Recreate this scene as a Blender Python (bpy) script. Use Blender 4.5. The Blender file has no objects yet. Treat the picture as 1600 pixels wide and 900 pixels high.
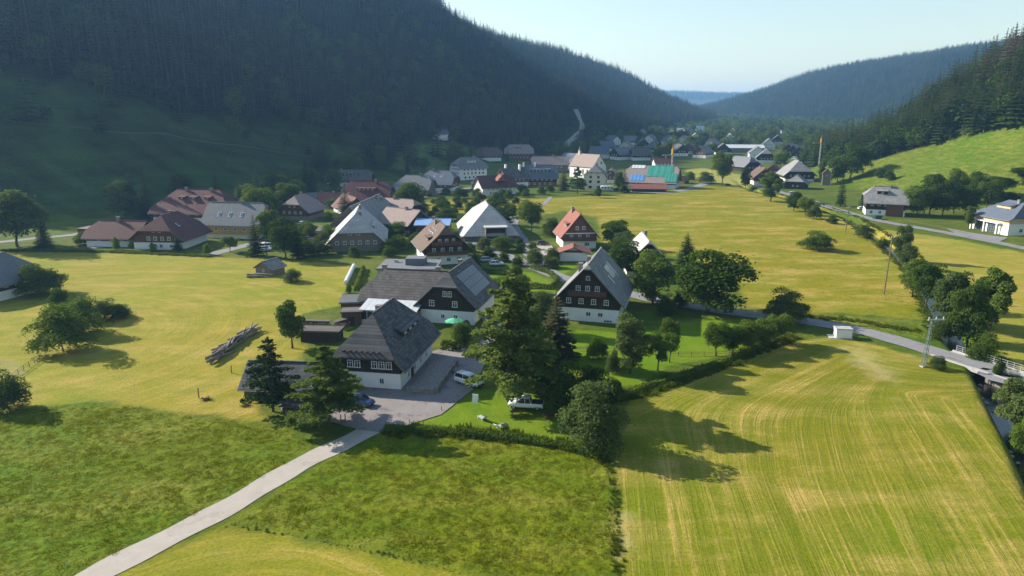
import bpy, math, random
import numpy as np
from mathutils import Vector, Matrix

# ------------------------------------------------------------------ camera, sky, sun, exposure
SC = bpy.context.scene
COL = SC.collection
F_PX, CAM_H, PITCH = 1081.0, 42.0, math.radians(14.0)      # 24 mm drone lens, 42 m above the valley floor
cam_d = bpy.data.cameras.new('camera'); cam = bpy.data.objects.new('camera', cam_d); COL.objects.link(cam)
cam.location = (0, 0, CAM_H); cam.rotation_euler = (math.pi / 2 - PITCH, 0, 0)
cam_d.sensor_width = 36; cam_d.lens = 36 * F_PX / 1600; cam_d.clip_start = 0.5; cam_d.clip_end = 30000
SC.camera = cam
SUN_EL, SUN_AZ = math.radians(28), math.radians(-65)       # azimuth from +Y, clockwise
sun_vec = Vector((math.sin(SUN_AZ) * math.cos(SUN_EL), math.cos(SUN_AZ) * math.cos(SUN_EL), math.sin(SUN_EL)))
world = bpy.data.worlds.new('World'); SC.world = world; world.use_nodes = True
wn = world.node_tree
sky = wn.nodes.new('ShaderNodeTexSky'); sky.sky_type = 'NISHITA'; sky.sun_disc = False
sky.sun_elevation = SUN_EL; sky.sun_rotation = SUN_AZ; sky.altitude = 900
sky.air_density = 1.55; sky.dust_density = 0.9; sky.ozone_density = 1.0
wn.links.new(sky.outputs[0], wn.nodes['Background'].inputs[0]); wn.nodes['Background'].inputs[1].default_value = 0.088
sun_d = bpy.data.lights.new('sun', 'SUN'); sun = bpy.data.objects.new('sun', sun_d); COL.objects.link(sun)
sun_d.energy = 4.8; sun_d.angle = math.radians(0.5); sun_d.color = (1.0, 0.92, 0.78)
sun.rotation_euler = sun_vec.to_track_quat('Z', 'Y').to_euler()
SC.view_settings.view_transform = 'Standard'; SC.view_settings.look = 'None'
SC.view_settings.exposure = 1.14; SC.view_settings.gamma = 1.0; SC.view_settings.use_curve_mapping = False
cy = SC.cycles
cy.use_denoising = True
try: cy.denoiser = 'OPENIMAGEDENOISE'
except Exception: pass
cy.max_bounces = 5; cy.diffuse_bounces = 2; cy.glossy_bounces = 2; cy.transmission_bounces = 2
cy.transparent_max_bounces = 6; cy.volume_bounces = 1; cy.caustics_reflective = False; cy.caustics_refractive = False
cy.sample_clamp_indirect = 4.0
cy.use_adaptive_sampling = True; cy.adaptive_threshold = 0.02

# ------------------------------------------------------------------ terrain height
def smoothstep(a, b, t):
    t = np.clip((t - a) / (b - a), 0, 1); return t * t * (3 - 2 * t)
def smin(a, b, k):
    h = np.clip(0.5 + 0.5 * (b - a) / k, 0, 1); return b * (1 - h) + a * h - k * h * (1 - h)
def smax(a, b, k): return -smin(-a, -b, k)
def sdist(x, y, pts):
    """signed distance to a polyline, positive on its left side"""
    best = np.full(np.shape(x), 1e9); sg = np.ones(np.shape(x))
    for (x0, y0), (x1, y1) in zip(pts, pts[1:]):
        dx, dy = x1 - x0, y1 - y0; l2 = dx * dx + dy * dy
        t = np.clip(((x - x0) * dx + (y - y0) * dy) / l2, 0, 1)
        ex, ey = x - x0 - t * dx, y - y0 - t * dy
        d = np.hypot(ex, ey); c = dx * (y - y0) - dy * (x - x0)
        m = d < best - 1e-6
        best = np.where(m, d, best); sg = np.where(m, np.sign(c), sg)
    return best * np.where(sg == 0, 1, sg)
def inpoly(x, y, poly):
    r = np.zeros(np.shape(x), bool); n = len(poly)
    for i in range(n):
        (x0, y0), (x1, y1) = poly[i], poly[(i + 1) % n]
        if y0 == y1: continue
        r ^= ((y0 > y) != (y1 > y)) & (x < (x1 - x0) * (y - y0) / (y1 - y0) + x0)
    return r
def sdpoly(x, y, poly):
    d = np.abs(sdist(x, y, list(poly) + [poly[0]])); return np.where(inpoly(x, y, poly), d, -d)
def wav(x, y, s, seed=0):
    a = seed * 1.7
    return (np.sin(x / s + 1.3 * np.sin(y / s * 0.7 + a) + a) + np.sin(y / s * 1.13 + 1.7 * np.sin(x / s * 0.6 - a) + 2 * a)
            + 0.6 * np.sin((x + y) / s * 1.9 + a) + 0.6 * np.sin((x - y) / s * 2.3 + 3 * a)) / 3.2
FOOT_A = [(-420, -60), (-300, 130), (-205, 262), (-123, 335), (-105, 380), (-80, 430), (-48, 490), (0, 593), (42, 685), (80, 770), (150, 1000), (160, 1500)]
FOOT_B = [(-2500, 800), (145, 900), (250, 1150), (385, 1420), (530, 1780), (625, 2300)]
FOOT_R = [(330, -100), (240, 160), (216, 270), (196, 350), (196, 440), (215, 530), (250, 600), (330, 660), (560, 760), (1100, 900)]
FOOT_C = [(1400, 1100), (820, 1500), (640, 2200), (560, 3300)]
STREAM = [(40, -10), (51, 44), (60.5, 68), (68, 83), (75.5, 99.5), (81.5, 112), (86, 127), (99, 155), (112, 184), (126, 225), (143, 290), (147, 345), (140, 400), (150, 470), (180, 560)]
LY = [(-1e4, 0), (60, 0), (1e4, 0)]
def Hh(x, y, stream=True):
    x = np.asarray(x, float); y = np.asarray(y, float)
    rise = np.where(y > 400, (y - 400), 0.0)
    z = 0.02 * rise * rise / (rise + 120.0)
    z = np.minimum(z, 48) + 0.25 * wav(x, y, 19, 1) * smoothstep(40, 120, np.hypot(x + 15, y - 120) - 30)
    far = 1 + 0.10 * wav(x, y, 70, 3) + 0.06 * wav(x, y, 27, 5)
    s = sdist(x, y, FOOT_A)
    sl = np.where(s > 0, s * s / (s + 40.0), 0) * (0.64 + 0.19 * smoothstep(600, 880, y))
    cap = np.clip(108 - 0.74 * x, 0, 174 + 35 * smoothstep(650, 900, y)) * (1 - 0.7 * smoothstep(1000, 1300, y))  # unseen ground behind the crest shaped lower to let sun onto the far valley
    z = np.maximum(z, z + smin(sl * far, cap * far, 14.0) * (s > 0))
    s = sdist(x, y, FOOT_B); sl = np.where(s > 0, s * s / (s + 60.0), 0) * 0.48
    cap = np.interp(x, [-600, -52, 99, 240, 300, 358, 430, 520, 560], [270, 155, 134, 124, 108, 92, 54, 8, 0])
    z = np.maximum(z, np.minimum(z, 30) + smin(sl * far, cap * far, 12.0) * (s > 0))
    s = -sdist(x, y, FOOT_R); sl = np.where(s > 0, s * s / (s + 18.0), 0) * 0.52
    sl = sl + 0.30 * np.maximum(s - 62, 0)
    z = np.maximum(z, z + np.minimum(sl * (0.5 + 0.5 * far), 190) * (s > 0))
    s = -sdist(x, y, FOOT_C); sl = np.where(s > 0, s * s / (s + 90.0), 0) * 0.42
    cap = np.interp(x, [560, 660, 819, 950, 1073, 1414, 2500], [0, 0, 52, 94, 140, 195, 290])
    cap = cap * (1 - 0.9 * smoothstep(2500, 3300, y))
    z = np.maximum(z, np.minimum(z, 40) + smin(sl * far, cap * (0.6 + 0.4 * far), 12.0) * (s > 0))
    s = smoothstep(3600, 6200, y)                                # the farthest ridge closing the valley
    z = np.maximum(z, s * (222 + 26 * wav(x, y, 380, 2)))
    if stream:
        d = np.abs(sdist(x, y, STREAM))
        z = z - 2.3 * (1 - smoothstep(1.2, 3.3, d)) * (1 - smoothstep(420, 480, y))
    return z
CP, SP = math.cos(PITCH), math.sin(PITCH)
def ray(u, v):
    a, b = (u - 800) / F_PX, -(v - 450) / F_PX
    return np.array([a, CP + b * SP, -SP + b * CP])
def G(u, v, z=0.0):
    """survey point: where the sight line of a photo pixel meets the level z"""
    d = ray(u, v); t = (z - CAM_H) / d[2]; return (d[0] * t, d[1] * t)
def GT(u, v):
    """survey point on the terrain itself (for things standing on the slopes)"""
    d = ray(u, v); t = np.concatenate([np.arange(40, 700, 0.5), np.arange(700, 3000, 2)])
    x, y, z = d[0] * t, d[1] * t, CAM_H + d[2] * t
    hit = np.nonzero(z < Hh(x, y, False))[0]; i = hit[0] if len(hit) else -1
    return (float(x[i]), float(y[i]))
def H1(x, y): return float(Hh(np.array([x]), np.array([y]))[0])

# ------------------------------------------------------------------ mesh helpers
class MB:
    def __init__(s): s.v, s.f, s.m = [], [], []
    def poly(s, pts, m=0):
        n = len(s.v); s.v += [tuple(map(float, p)) for p in pts]; s.f.append(tuple(range(n, n + len(pts)))); s.m.append(m)
    def box(s, c, d, m=0, rz=0.0):
        n = len(s.v); ca, sa = math.cos(rz), math.sin(rz)
        for k in range(8):
            x, y, z = d[0] / 2 * (1 if k & 1 else -1), d[1] / 2 * (1 if k & 2 else -1), d[2] / 2 * (1 if k & 4 else -1)
            s.v.append((c[0] + x * ca - y * sa, c[1] + x * sa + y * ca, c[2] + z))
        for q in ((0, 2, 3, 1), (4, 5, 7, 6), (0, 1, 5, 4), (2, 6, 7, 3), (0, 4, 6, 2), (1, 3, 7, 5)):
            s.f.append(tuple(n + i for i in q)); s.m.append(m)
    def hexa(s, p, m=0):
        """eight corners, the lower four then the upper four, counter-clockwise"""
        n = len(s.v); s.v += [tuple(map(float, q)) for q in p]
        for q in ((3, 2, 1, 0), (4, 5, 6, 7), (0, 1, 5, 4), (1, 2, 6, 5), (2, 3, 7, 6), (3, 0, 4, 7)):
            s.f.append(tuple(n + i for i in q)); s.m.append(m)
    def prism(s, pts, off, m=0):
        n, k = len(s.v), len(pts); o = Vector(off)
        s.v += [tuple(p) for p in pts] + [tuple(Vector(p) + o) for p in pts]
        s.f.append(tuple(range(n, n + k))); s.f.append(tuple(range(n + 2 * k - 1, n + k - 1, -1))); s.m += [m, m]
        for i in range(k):
            j = (i + 1) % k; s.f.append((n + j, n + i, n + k + i, n + k + j)); s.m.append(m)
    def tube(s, p0, p1, r0, r1, k=6, m=0, caps=True):
        a, b = Vector(p0), Vector(p1); d = (b - a).normalized()
        x = d.orthogonal().normalized(); y = d.cross(x); n = len(s.v)
        for c, r in ((a, r0), (b, r1)):
            for i in range(k):
                t = 2 * math.pi * i / k; s.v.append(tuple(c + x * (r * math.cos(t)) + y * (r * math.sin(t))))
        for i in range(k):
            j = (i + 1) % k; s.f.append((n + i, n + j, n + k + j, n + k + i)); s.m.append(m)
        if caps:
            s.f.append(tuple(range(n + k - 1, n - 1, -1))); s.f.append(tuple(range(n + k, n + 2 * k))); s.m += [m, m]
    def mesh(s, name, mats, smooth=False):
        me = bpy.data.meshes.new(name); me.from_pydata(s.v, [], s.f)
        for mm in (mats if isinstance(mats, (list, tuple)) else [mats]): me.materials.append(mm)
        if any(s.m): me.polygons.foreach_set('material_index', s.m)
        if smooth: me.polygons.foreach_set('use_smooth', [True] * len(s.f))
        me.update(); return me
def link(name, me, parent=None, loc=(0, 0, 0), rz=0.0, scale=None):
    o = bpy.data.objects.new(name, me); COL.objects.link(o); o.location = loc; o.rotation_euler = (0, 0, rz)
    if scale: o.scale = scale
    if parent: o.parent = parent
    return o
def tag(o, label=None, cat=None, group=None, kind=None):
    if label: o['label'] = label
    if cat: o['category'] = cat
    if group: o['group'] = group
    if kind: o['kind'] = kind
    return o
def thing(name, label, cat, loc, rz=0.0, group=None):
    o = link(name, None, None, loc, rz); o.empty_display_size = 0.3; return tag(o, label, cat, group)
def np_mesh(name, co, faces, mat, fsize=4):
    me = bpy.data.meshes.new(name); nv, nf = len(co), len(faces)
    me.vertices.add(nv); me.vertices.foreach_set('co', np.asarray(co, np.float32).ravel())
    me.loops.add(nf * fsize); me.loops.foreach_set('vertex_index', np.asarray(faces, np.int32).ravel())
    me.polygons.add(nf); me.polygons.foreach_set('loop_start', np.arange(0, nf * fsize, fsize, dtype=np.int32))
    for mm in (mat if isinstance(mat, (list, tuple)) else [mat]): me.materials.append(mm)
    me.update(calc_edges=True); return me

# ------------------------------------------------------------------ materials
MATS = {}
def nodes(name):
    m = bpy.data.materials.new(name); m.use_nodes = True; nt = m.node_tree
    MATS[name] = m; return m, nt, nt.nodes['Principled BSDF']
def N(nt, t, **kw):
    n = nt.nodes.new(t)
    for k, v in kw.items():
        if k.startswith('i_'):
            key = k[2:]; key = int(key) if key.isdigit() else key
            n.inputs[key].default_value = v
        else: setattr(n, k, v)
    return n
def mixc(nt, fac, a, b, blend='MIX'):
    n = nt.nodes.new('ShaderNodeMix'); n.data_type = 'RGBA'; n.blend_type = blend
    for s, v in ((n.inputs[0], fac), (n.inputs[6], a), (n.inputs[7], b)):
        if isinstance(v, bpy.types.NodeSocket): nt.links.new(v, s)
        elif isinstance(v, (tuple, list)): s.default_value = (*v, 1)[:4]
        else: s.default_value = v
    return n.outputs[2]
def mth(nt, op, a, b=0.0, clamp=False):
    n = nt.nodes.new('ShaderNodeMath'); n.operation = op; n.use_clamp = clamp
    for s, v in ((n.inputs[0], a), (n.inputs[1], b)):
        if isinstance(v, bpy.types.NodeSocket): nt.links.new(v, s)
        else: s.default_value = v
    return n.outputs[0]
def ramp(nt, fac, lo, hi):
    n = nt.nodes.new('ShaderNodeMapRange'); nt.links.new(fac, n.inputs[0])
    n.inputs[1].default_value = lo; n.inputs[2].default_value = hi; return n.outputs[0]
def noise(nt, vec, scale, detail=3.0, rough=0.6):
    n = N(nt, 'ShaderNodeTexNoise'); n.inputs['Scale'].default_value = scale; n.inputs['Detail'].default_value = detail
    n.inputs['Roughness'].default_value = rough
    if vec is not None: nt.links.new(vec, n.inputs['Vector'])
    return n.outputs[0]
def bump(nt, bsdf, h, strength, dist):
    b = N(nt, 'ShaderNodeBump'); b.inputs['Strength'].default_value = strength; b.inputs['Distance'].default_value = dist
    nt.links.new(h, b.inputs['Height']); nt.links.new(b.outputs[0], bsdf.inputs['Normal'])
def plain(name, c, rough=0.7, var=0.25, scale=1.5, c2=None, spec=0.3, metal=0.0, bmp=0.0):
    """a colour with uneven weathering in the object's own space"""
    m, nt, b = nodes(name); tc = N(nt, 'ShaderNodeTexCoord').outputs['Object']
    f = ramp(nt, noise(nt, tc, scale, 5, 0.65), 0.3, 0.7)
    c2 = c2 or tuple(x * (1 - var) for x in c)
    nt.links.new(mixc(nt, f, c, c2), b.inputs['Base Color'])
    b.inputs['Roughness'].default_value = rough; b.inputs['Specular IOR Level'].default_value = spec; b.inputs['Metallic'].default_value = metal
    if bmp: bump(nt, b, noise(nt, tc, scale * 6, 4), bmp, 0.05)
    return m
def courses(name, c1, c2, course=0.35, width=0.3, rough=0.8, depth=0.04, streak=0.5, joint=0.55, spec=0.2, patch=None):
    """shingles, slates or tiles: uneven rows with stagger, each piece its own shade"""
    m, nt, b = nodes(name); tc = N(nt, 'ShaderNodeTexCoord').outputs['Object']
    sep = N(nt, 'ShaderNodeSeparateXYZ'); nt.links.new(tc, sep.inputs[0])
    row = mth(nt, 'DIVIDE', sep.outputs[2], course)
    comb = N(nt, 'ShaderNodeCombineXYZ'); nt.links.new(mth(nt, 'DIVIDE', sep.outputs[0], width), comb.inputs[0]) if False else None
    xy = mth(nt, 'DIVIDE', mth(nt, 'ADD', sep.outputs[1], mth(nt, 'MULTIPLY', mth(nt, 'FLOOR', row), width * 0.37)), width)
    comb = N(nt, 'ShaderNodeCombineXYZ'); nt.links.new(mth(nt, 'FLOOR', xy), comb.inputs[0]); nt.links.new(mth(nt, 'FLOOR', row), comb.inputs[1])
    wn_ = N(nt, 'ShaderNodeTexWhiteNoise', noise_dimensions='2D'); nt.links.new(comb.outputs[0], wn_.inputs[0])
    big = ramp(nt, noise(nt, tc, 0.35, 5, 0.7), 0.3, 0.72)
    f = mth(nt, 'ADD', mth(nt, 'MULTIPLY', wn_.outputs[0], 1 - streak), mth(nt, 'MULTIPLY', big, streak))
    col = mixc(nt, f, c1, c2)
    if patch:
        col = mixc(nt, ramp(nt, noise(nt, tc, 0.9, 6, 0.75), 0.56, 0.7), col, patch)
    fr = mth(nt, 'FRACT', row); j = mth(nt, 'LESS_THAN', fr, 0.16)
    col = mixc(nt, mth(nt, 'MULTIPLY', j, 1 - joint), col, tuple(x * 0.35 for x in c1))
    nt.links.new(col, b.inputs['Base Color']); b.inputs['Roughness'].default_value = rough
    b.inputs['Specular IOR Level'].default_value = spec
    hgt = mth(nt, 'ADD', fr, mth(nt, 'MULTIPLY', wn_.outputs[0], 0.6)); bump(nt, b, hgt, 0.8, depth)
    return m
def boards(name, c1, c2, width=0.22, rough=0.8):
    """vertical weathered boards"""
    m, nt, b = nodes(name); tc = N(nt, 'ShaderNodeTexCoord').outputs['Object']
    sep = N(nt, 'ShaderNodeSeparateXYZ'); nt.links.new(tc, sep.inputs[0])
    a = mth(nt, 'DIVIDE', mth(nt, 'ADD', sep.outputs[0], sep.outputs[1]), width)
    w = N(nt, 'ShaderNodeTexWhiteNoise', noise_dimensions='1D'); nt.links.new(mth(nt, 'FLOOR', a), w.inputs['W'])
    f = mth(nt, 'ADD', mth(nt, 'MULTIPLY', w.outputs[0], 0.55), mth(nt, 'MULTIPLY', noise(nt, tc, 1.2, 5, 0.7), 0.45))
    nt.links.new(mixc(nt, f, c1, c2), b.inputs['Base Color']); b.inputs['Roughness'].default_value = rough
    b.inputs['Specular IOR Level'].default_value = 0.2
    bump(nt, b, mth(nt, 'GREATER_THAN', mth(nt, 'FRACT', a), 0.1), 0.6, 0.02); return m
def leaf(name, c1, c2, c3=None, trans=0.42):
    """foliage: per-plant and per-clump shade, light passing through"""
    m, nt, b = nodes(name)
    oi = N(nt, 'ShaderNodeObjectInfo'); geo = N(nt, 'ShaderNodeNewGeometry')
    f = mth(nt, 'ADD', mth(nt, 'MULTIPLY', oi.outputs['Random'], 0.5), mth(nt, 'MULTIPLY', noise(nt, geo.outputs['Position'], 0.55, 3), 0.6))
    col = mixc(nt, ramp(nt, f, 0.27, 0.8), c1, c2)
    if c3: col = mixc(nt, ramp(nt, noise(nt, geo.outputs['Position'], 0.13, 3), 0.5, 0.72), col, c3)
    d = N(nt, 'ShaderNodeBsdfDiffuse'); t = N(nt, 'ShaderNodeBsdfTranslucent'); mx = N(nt, 'ShaderNodeMixShader'); mx.inputs[0].default_value = trans
    nt.links.new(col, d.inputs[0]); nt.links.new(mixc(nt, 1.0, col, (1.0, 1.0, 0.55), 'MULTIPLY'), t.inputs[0])
    nt.links.new(d.outputs[0], mx.inputs[1]); nt.links.new(t.outputs[0], mx.inputs[2])
    nt.links.new(mx.outputs[0], nt.nodes['Material Output'].inputs[0]); nt.nodes.remove(b); return m
# ------------------------------------------------------------------ materials of the setting
def ground_material():
    m, nt, b = nodes('grassland')
    geo = N(nt, 'ShaderNodeNewGeometry').outputs['Position']
    ac = N(nt, 'ShaderNodeAttribute', attribute_name='Col').outputs['Color']
    fl = N(nt, 'ShaderNodeAttribute', attribute_name='flow').outputs['Vector']
    ma = N(nt, 'ShaderNodeAttribute', attribute_name='mask'); sep = N(nt, 'ShaderNodeSeparateColor'); nt.links.new(ma.outputs['Color'], sep.inputs[0])
    dry, stripe, rank = sep.outputs[0], sep.outputs[1], sep.outputs[2]
    big = ramp(nt, noise(nt, geo, 0.028, 4, 0.68), 0.36, 0.64)
    mid = ramp(nt, noise(nt, geo, 0.33, 3, 0.7), 0.28, 0.72)
    fine = noise(nt, geo, 3.0, 3, 0.85)
    # mowing rows: noise drawn out along the machine's path
    mp = N(nt, 'ShaderNodeMapping'); nt.links.new(fl, mp.inputs[0]); mp.inputs['Scale'].default_value = (0.33, 0.02, 1)
    st = ramp(nt, noise(nt, mp.outputs[0], 1.0, 1, 0.55), 0.36, 0.64)
    mp2 = N(nt, 'ShaderNodeMapping'); nt.links.new(fl, mp2.inputs[0]); mp2.inputs['Scale'].default_value = (1.5, 0.045, 1)
    st2 = ramp(nt, noise(nt, mp2.outputs[0], 1.0, 4, 0.72), 0.46, 0.66)
    col = mixc(nt, mid, mixc(nt, 1.0, ac, (0.78, 0.86, 0.80), 'MULTIPLY'), mixc(nt, 1.0, ac, (1.18, 1.12, 1.10), 'MULTIPLY'))
    col = mixc(nt, big, mixc(nt, 1.0, col, (0.70, 0.99, 0.55), 'MULTIPLY'), col)
    straw = mixc(nt, fine, (0.43, 0.31, 0.095), (0.32, 0.225, 0.06))
    f = mth(nt, 'MULTIPLY', mth(nt, 'MULTIPLY', stripe, st2), mth(nt, 'ADD', 0.15, mth(nt, 'MULTIPLY', st, 0.85)))
    mp3 = N(nt, 'ShaderNodeMapping'); nt.links.new(geo, mp3.inputs[0]); mp3.inputs['Scale'].default_value = (0.05, 0.13, 1); mp3.inputs['Rotation'].default_value = (0, 0, 0.25)
    patch = ramp(nt, noise(nt, mp3.outputs[0], 1.0, 5, 0.74), 0.47, 0.66)
    f = mth(nt, 'ADD', mth(nt, 'MULTIPLY', f, 0.75), mth(nt, 'MULTIPLY', mth(nt, 'MULTIPLY', dry, patch), 0.8), True)
    col = mixc(nt, f, col, straw)
    dk = mth(nt, 'MULTIPLY', stripe, mth(nt, 'SUBTRACT', 1.0, st))
    col = mixc(nt, mth(nt, 'MULTIPLY', dk, 0.45), col, mixc(nt, 1.0, ac, (0.55, 0.78, 0.45), 'MULTIPLY'))
    rk = mth(nt, 'MULTIPLY', rank, ramp(nt, noise(nt, geo, 0.7, 2, 0.75), 0.48, 0.62))
    col = mixc(nt, mth(nt, 'MULTIPLY', rk, 0.55), col, mixc(nt, 1.0, col, (0.48, 0.62, 0.40), 'MULTIPLY'))
    col = mixc(nt, mth(nt, 'MULTIPLY', ramp(nt, fine, 0.42, 0.64), 0.62), mixc(nt, 1.0, col, (1.16, 1.14, 1.12), 'MULTIPLY'), mixc(nt, 1.0, col, (0.50, 0.56, 0.42), 'MULTIPLY'))
    nt.links.new(col, b.inputs['Base Color']); b.inputs['Roughness'].default_value = 0.95; b.inputs['Specular IOR Level'].default_value = 0.08
    h = mth(nt, 'ADD', mth(nt, 'MULTIPLY', noise(nt, geo, 1.1, 2, 0.7), mth(nt, 'ADD', 0.4, rank)), mth(nt, 'MULTIPLY', st2, mth(nt, 'MULTIPLY', stripe, 0.25)))
    bump(nt, b, h, 0.6, 0.28)
    return m
def track_material(name, c, c2, patch, scale=0.6):
    m, nt, b = nodes(name); geo = N(nt, 'ShaderNodeNewGeometry').outputs['Position']
    col = mixc(nt, ramp(nt, noise(nt, geo, scale, 6, 0.7), 0.3, 0.7), c, c2)
    col = mixc(nt, mth(nt, 'MULTIPLY', ramp(nt, noise(nt, geo, 0.22, 6, 0.75), 0.55, 0.62), 0.7), col, patch)
    col = mixc(nt, mth(nt, 'MULTIPLY', noise(nt, geo, 9, 3), 0.35), col, tuple(x * 0.5 for x in c))
    nt.links.new(col, b.inputs['Base Color']); b.inputs['Roughness'].default_value = 0.9; b.inputs['Specular IOR Level'].default_value = 0.25
    bump(nt, b, noise(nt, geo, 12, 4), 0.3, 0.03); return m
M_GROUND = ground_material()
M_ASPHALT = track_material('asphalt', (0.26, 0.25, 0.25), (0.20, 0.195, 0.20), (0.13, 0.13, 0.135))
M_YARD = track_material('yard_asphalt', (0.27, 0.24, 0.23), (0.20, 0.18, 0.178), (0.10, 0.097, 0.10), 0.35)
M_GRAVEL = track_material('gravel_track', (0.44, 0.385, 0.34), (0.36, 0.315, 0.275), (0.31, 0.27, 0.22))
def water_material():
    m, nt, b = nodes('stream_water'); geo = N(nt, 'ShaderNodeNewGeometry').outputs['Position']
    b.inputs['Base Color'].default_value = (0.018, 0.02, 0.018, 1); b.inputs['Roughness'].default_value = 0.08
    b.inputs['Specular IOR Level'].default_value = 0.6; bump(nt, b, noise(nt, geo, 2.5, 4), 0.35, 0.08); return m
M_WATER = water_material()

# ------------------------------------------------------------------ regions of the ground, surveyed outlines
def P(*uv): return [G(u, v) for u, v in uv]
FIELD_R = P((985, 625), (1040, 606), (1120, 577), (1190, 549), (1235, 533), (1300, 527), (1370, 540), (1440, 560), (1500, 578), (1528, 600), (1548, 640), (1575, 700), (1600, 735), (1640, 800), (1700, 900)) + [(30, 30), (8, 30)] + P((970, 900), (966, 800), (962, 715))
FIELD_L = P((-120, 395), (0, 392), (180, 395), (330, 402), (390, 404), (470, 408), (545, 415), (558, 428), (540, 455), (528, 478), (470, 490), (445, 515), (480, 545), (440, 600), (400, 640), (425, 663), (300, 646), (150, 627), (0, 640), (-120, 650))
FIELD_B = P((130, 915), (355, 822), (450, 838), (600, 868), (740, 900), (960, 940)) + [(8, 25), (-35, 25)]
MEADOW_L = P((-120, 652), (0, 642), (150, 629), (300, 648), (420, 666), (508, 688), (466, 716), (324, 795), (112, 902)) + [(-50, 40), (-110, 40)]
MEADOW_C = P((595, 676), (700, 680), (800, 688), (880, 700), (945, 722), (960, 800), (962, 905), (760, 900), (600, 862), (450, 832), (365, 815), (470, 745))
LAWN_1 = P((630, 668), (700, 640), (742, 608), (800, 610), (870, 630), (890, 690), (800, 683), (700, 674))
LAWN_2 = P((900, 515), (990, 520), (1110, 495), (1170, 500), (1210, 520), (1130, 556), (1040, 572), (1000, 605), (960, 600), (900, 570), (880, 540))
LAWN_3 = P((770, 455), (860, 455), (880, 470), (862, 440), (830, 425), (775, 425), (755, 440))
LAWN_4 = P((862, 412), (905, 412), (880, 430), (868, 425))
FIELD_M = P((650, 318), (700, 312), (850, 310), (1000, 303), (1100, 290), (1180, 295), (1280, 320), (1330, 345), (1400, 392), (1425, 440), (1440, 500), (1330, 490), (1240, 488), (1165, 480), (1150, 430), (1060, 400), (940, 380), (935, 340), (880, 330), (810, 345), (770, 330), (720, 345), (660, 335))
FIELD_RR = P((1270, 330), (1380, 358), (1480, 372), (1600, 395), (1720, 420), (1720, 620), (1600, 585), (1560, 545), (1530, 470), (1440, 420), (1380, 380))
GARDEN_B = P((1240, 490), (1330, 494), (1440, 502), (1450, 530), (1380, 520), (1300, 507))
FIELD_U = P((1070, 268), (1100, 266), (1200, 282), (1160, 290), (1090, 285))
rng = np.random.default_rng(7)
def axis(segs):
    out = [segs[0][0]]
    for a, b, h0, h1 in segs:
        t = a
        while t < b - 1e-6:
            h = h0 + (h1 - h0) * (t - a) / (b - a); t = min(b, t + h); out.append(t)
    return np.array(out)
xs = axis([(-5200, -900, 220, 45), (-900, -250, 40, 5), (-250, -80, 4, 0.7), (-80, 90, 0.7, 0.7), (90, 260, 0.8, 4), (260, 900, 5, 30), (900, 6500, 40, 240)])
ys = axis([(-400, 30, 60, 6), (30, 55, 4, 0.7), (55, 150, 0.7, 0.8), (150, 320, 0.9, 2.5), (320, 800, 2.5, 8), (800, 2600, 9, 26), (2600, 8200, 40, 240)])
X, Y = np.meshgrid(xs, ys); x, y = X.ravel(), Y.ravel()
Z = Hh(x, y)
nx, ny = len(xs), len(ys)
q = np.arange(nx * ny).reshape(ny, nx)
faces = np.stack([q[:-1, :-1], q[:-1, 1:], q[1:, 1:], q[1:, :-1]], -1).reshape(-1, 4)
me = np_mesh('ground', np.stack([x, y, Z], 1), faces, M_GROUND)
me.polygons.foreach_set('use_smooth', np.ones(len(faces), bool))
colr = np.tile(np.array([0.078, 0.100, 0.012]), (len(x), 1)); msk = np.tile(np.array([0.25, 0.0, 0.5]), (len(x), 1))
ang = math.radians(20); flow = np.stack([x * math.cos(ang) + y * math.sin(ang), -x * math.sin(ang) + y * math.cos(ang), 0 * x], 1)
edge = 0.7 * wav(x, y, 1.3, 4) + 0.5 * wav(x, y, 0.55, 8)
def region(w, c, dry, stripe, rank):
    w = np.clip(w, 0, 1)[:, None]
    colr[:] = colr * (1 - w) + np.array(c) * w; msk[:] = msk * (1 - w) + np.array([dry, stripe, rank]) * w
def area(poly, c, dry=0.2, stripe=0.0, rank=0.2, feather=1.0):
    poly = np.array(poly); lo, hi = poly.min(0) - 5, poly.max(0) + 5
    i = np.nonzero((x > lo[0]) & (x < hi[0]) & (y > lo[1]) & (y < hi[1]))[0]
    w = np.zeros(len(x)); w[i] = smoothstep(-feather, feather, sdpoly(x[i], y[i], [tuple(p) for p in poly]) + edge[i] * feather)
    region(w, c, dry, stripe, rank); return w
sA = sdist(x, y, FOOT_A); sR = -sdist(x, y, FOOT_R); sB = sdist(x, y, FOOT_B); sC = -sdist(x, y, FOOT_C)
EDGE_A = [(-620, 60), (-430, 230)] + [GT(u, v) for u, v in ((0, 122), (100, 126), (180, 152), (260, 178), (400, 186), (520, 206), (610, 212), (660, 214))] + [(-10, 625), (38, 705), (75, 780), (140, 1000), (150, 1500)]
EDGE_R = [(560, 160)] + [GT(u, v) for u, v in ((1640, 190), (1600, 198), (1500, 217), (1420, 236), (1350, 256))] + [(230, 560), (262, 610), (335, 672), (560, 772), (1100, 910)]
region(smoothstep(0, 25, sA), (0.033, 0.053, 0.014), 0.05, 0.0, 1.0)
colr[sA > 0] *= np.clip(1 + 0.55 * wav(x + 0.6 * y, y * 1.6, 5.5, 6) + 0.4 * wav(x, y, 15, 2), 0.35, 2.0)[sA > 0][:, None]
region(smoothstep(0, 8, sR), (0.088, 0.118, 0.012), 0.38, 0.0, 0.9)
fA = sdist(x, y, EDGE_A); fR = -sdist(x, y, EDGE_R)
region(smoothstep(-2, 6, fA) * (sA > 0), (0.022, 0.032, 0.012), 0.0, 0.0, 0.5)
region(smoothstep(-2, 6, fR) * (sR > 0), (0.022, 0.032, 0.012), 0.0, 0.0, 0.5)
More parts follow.
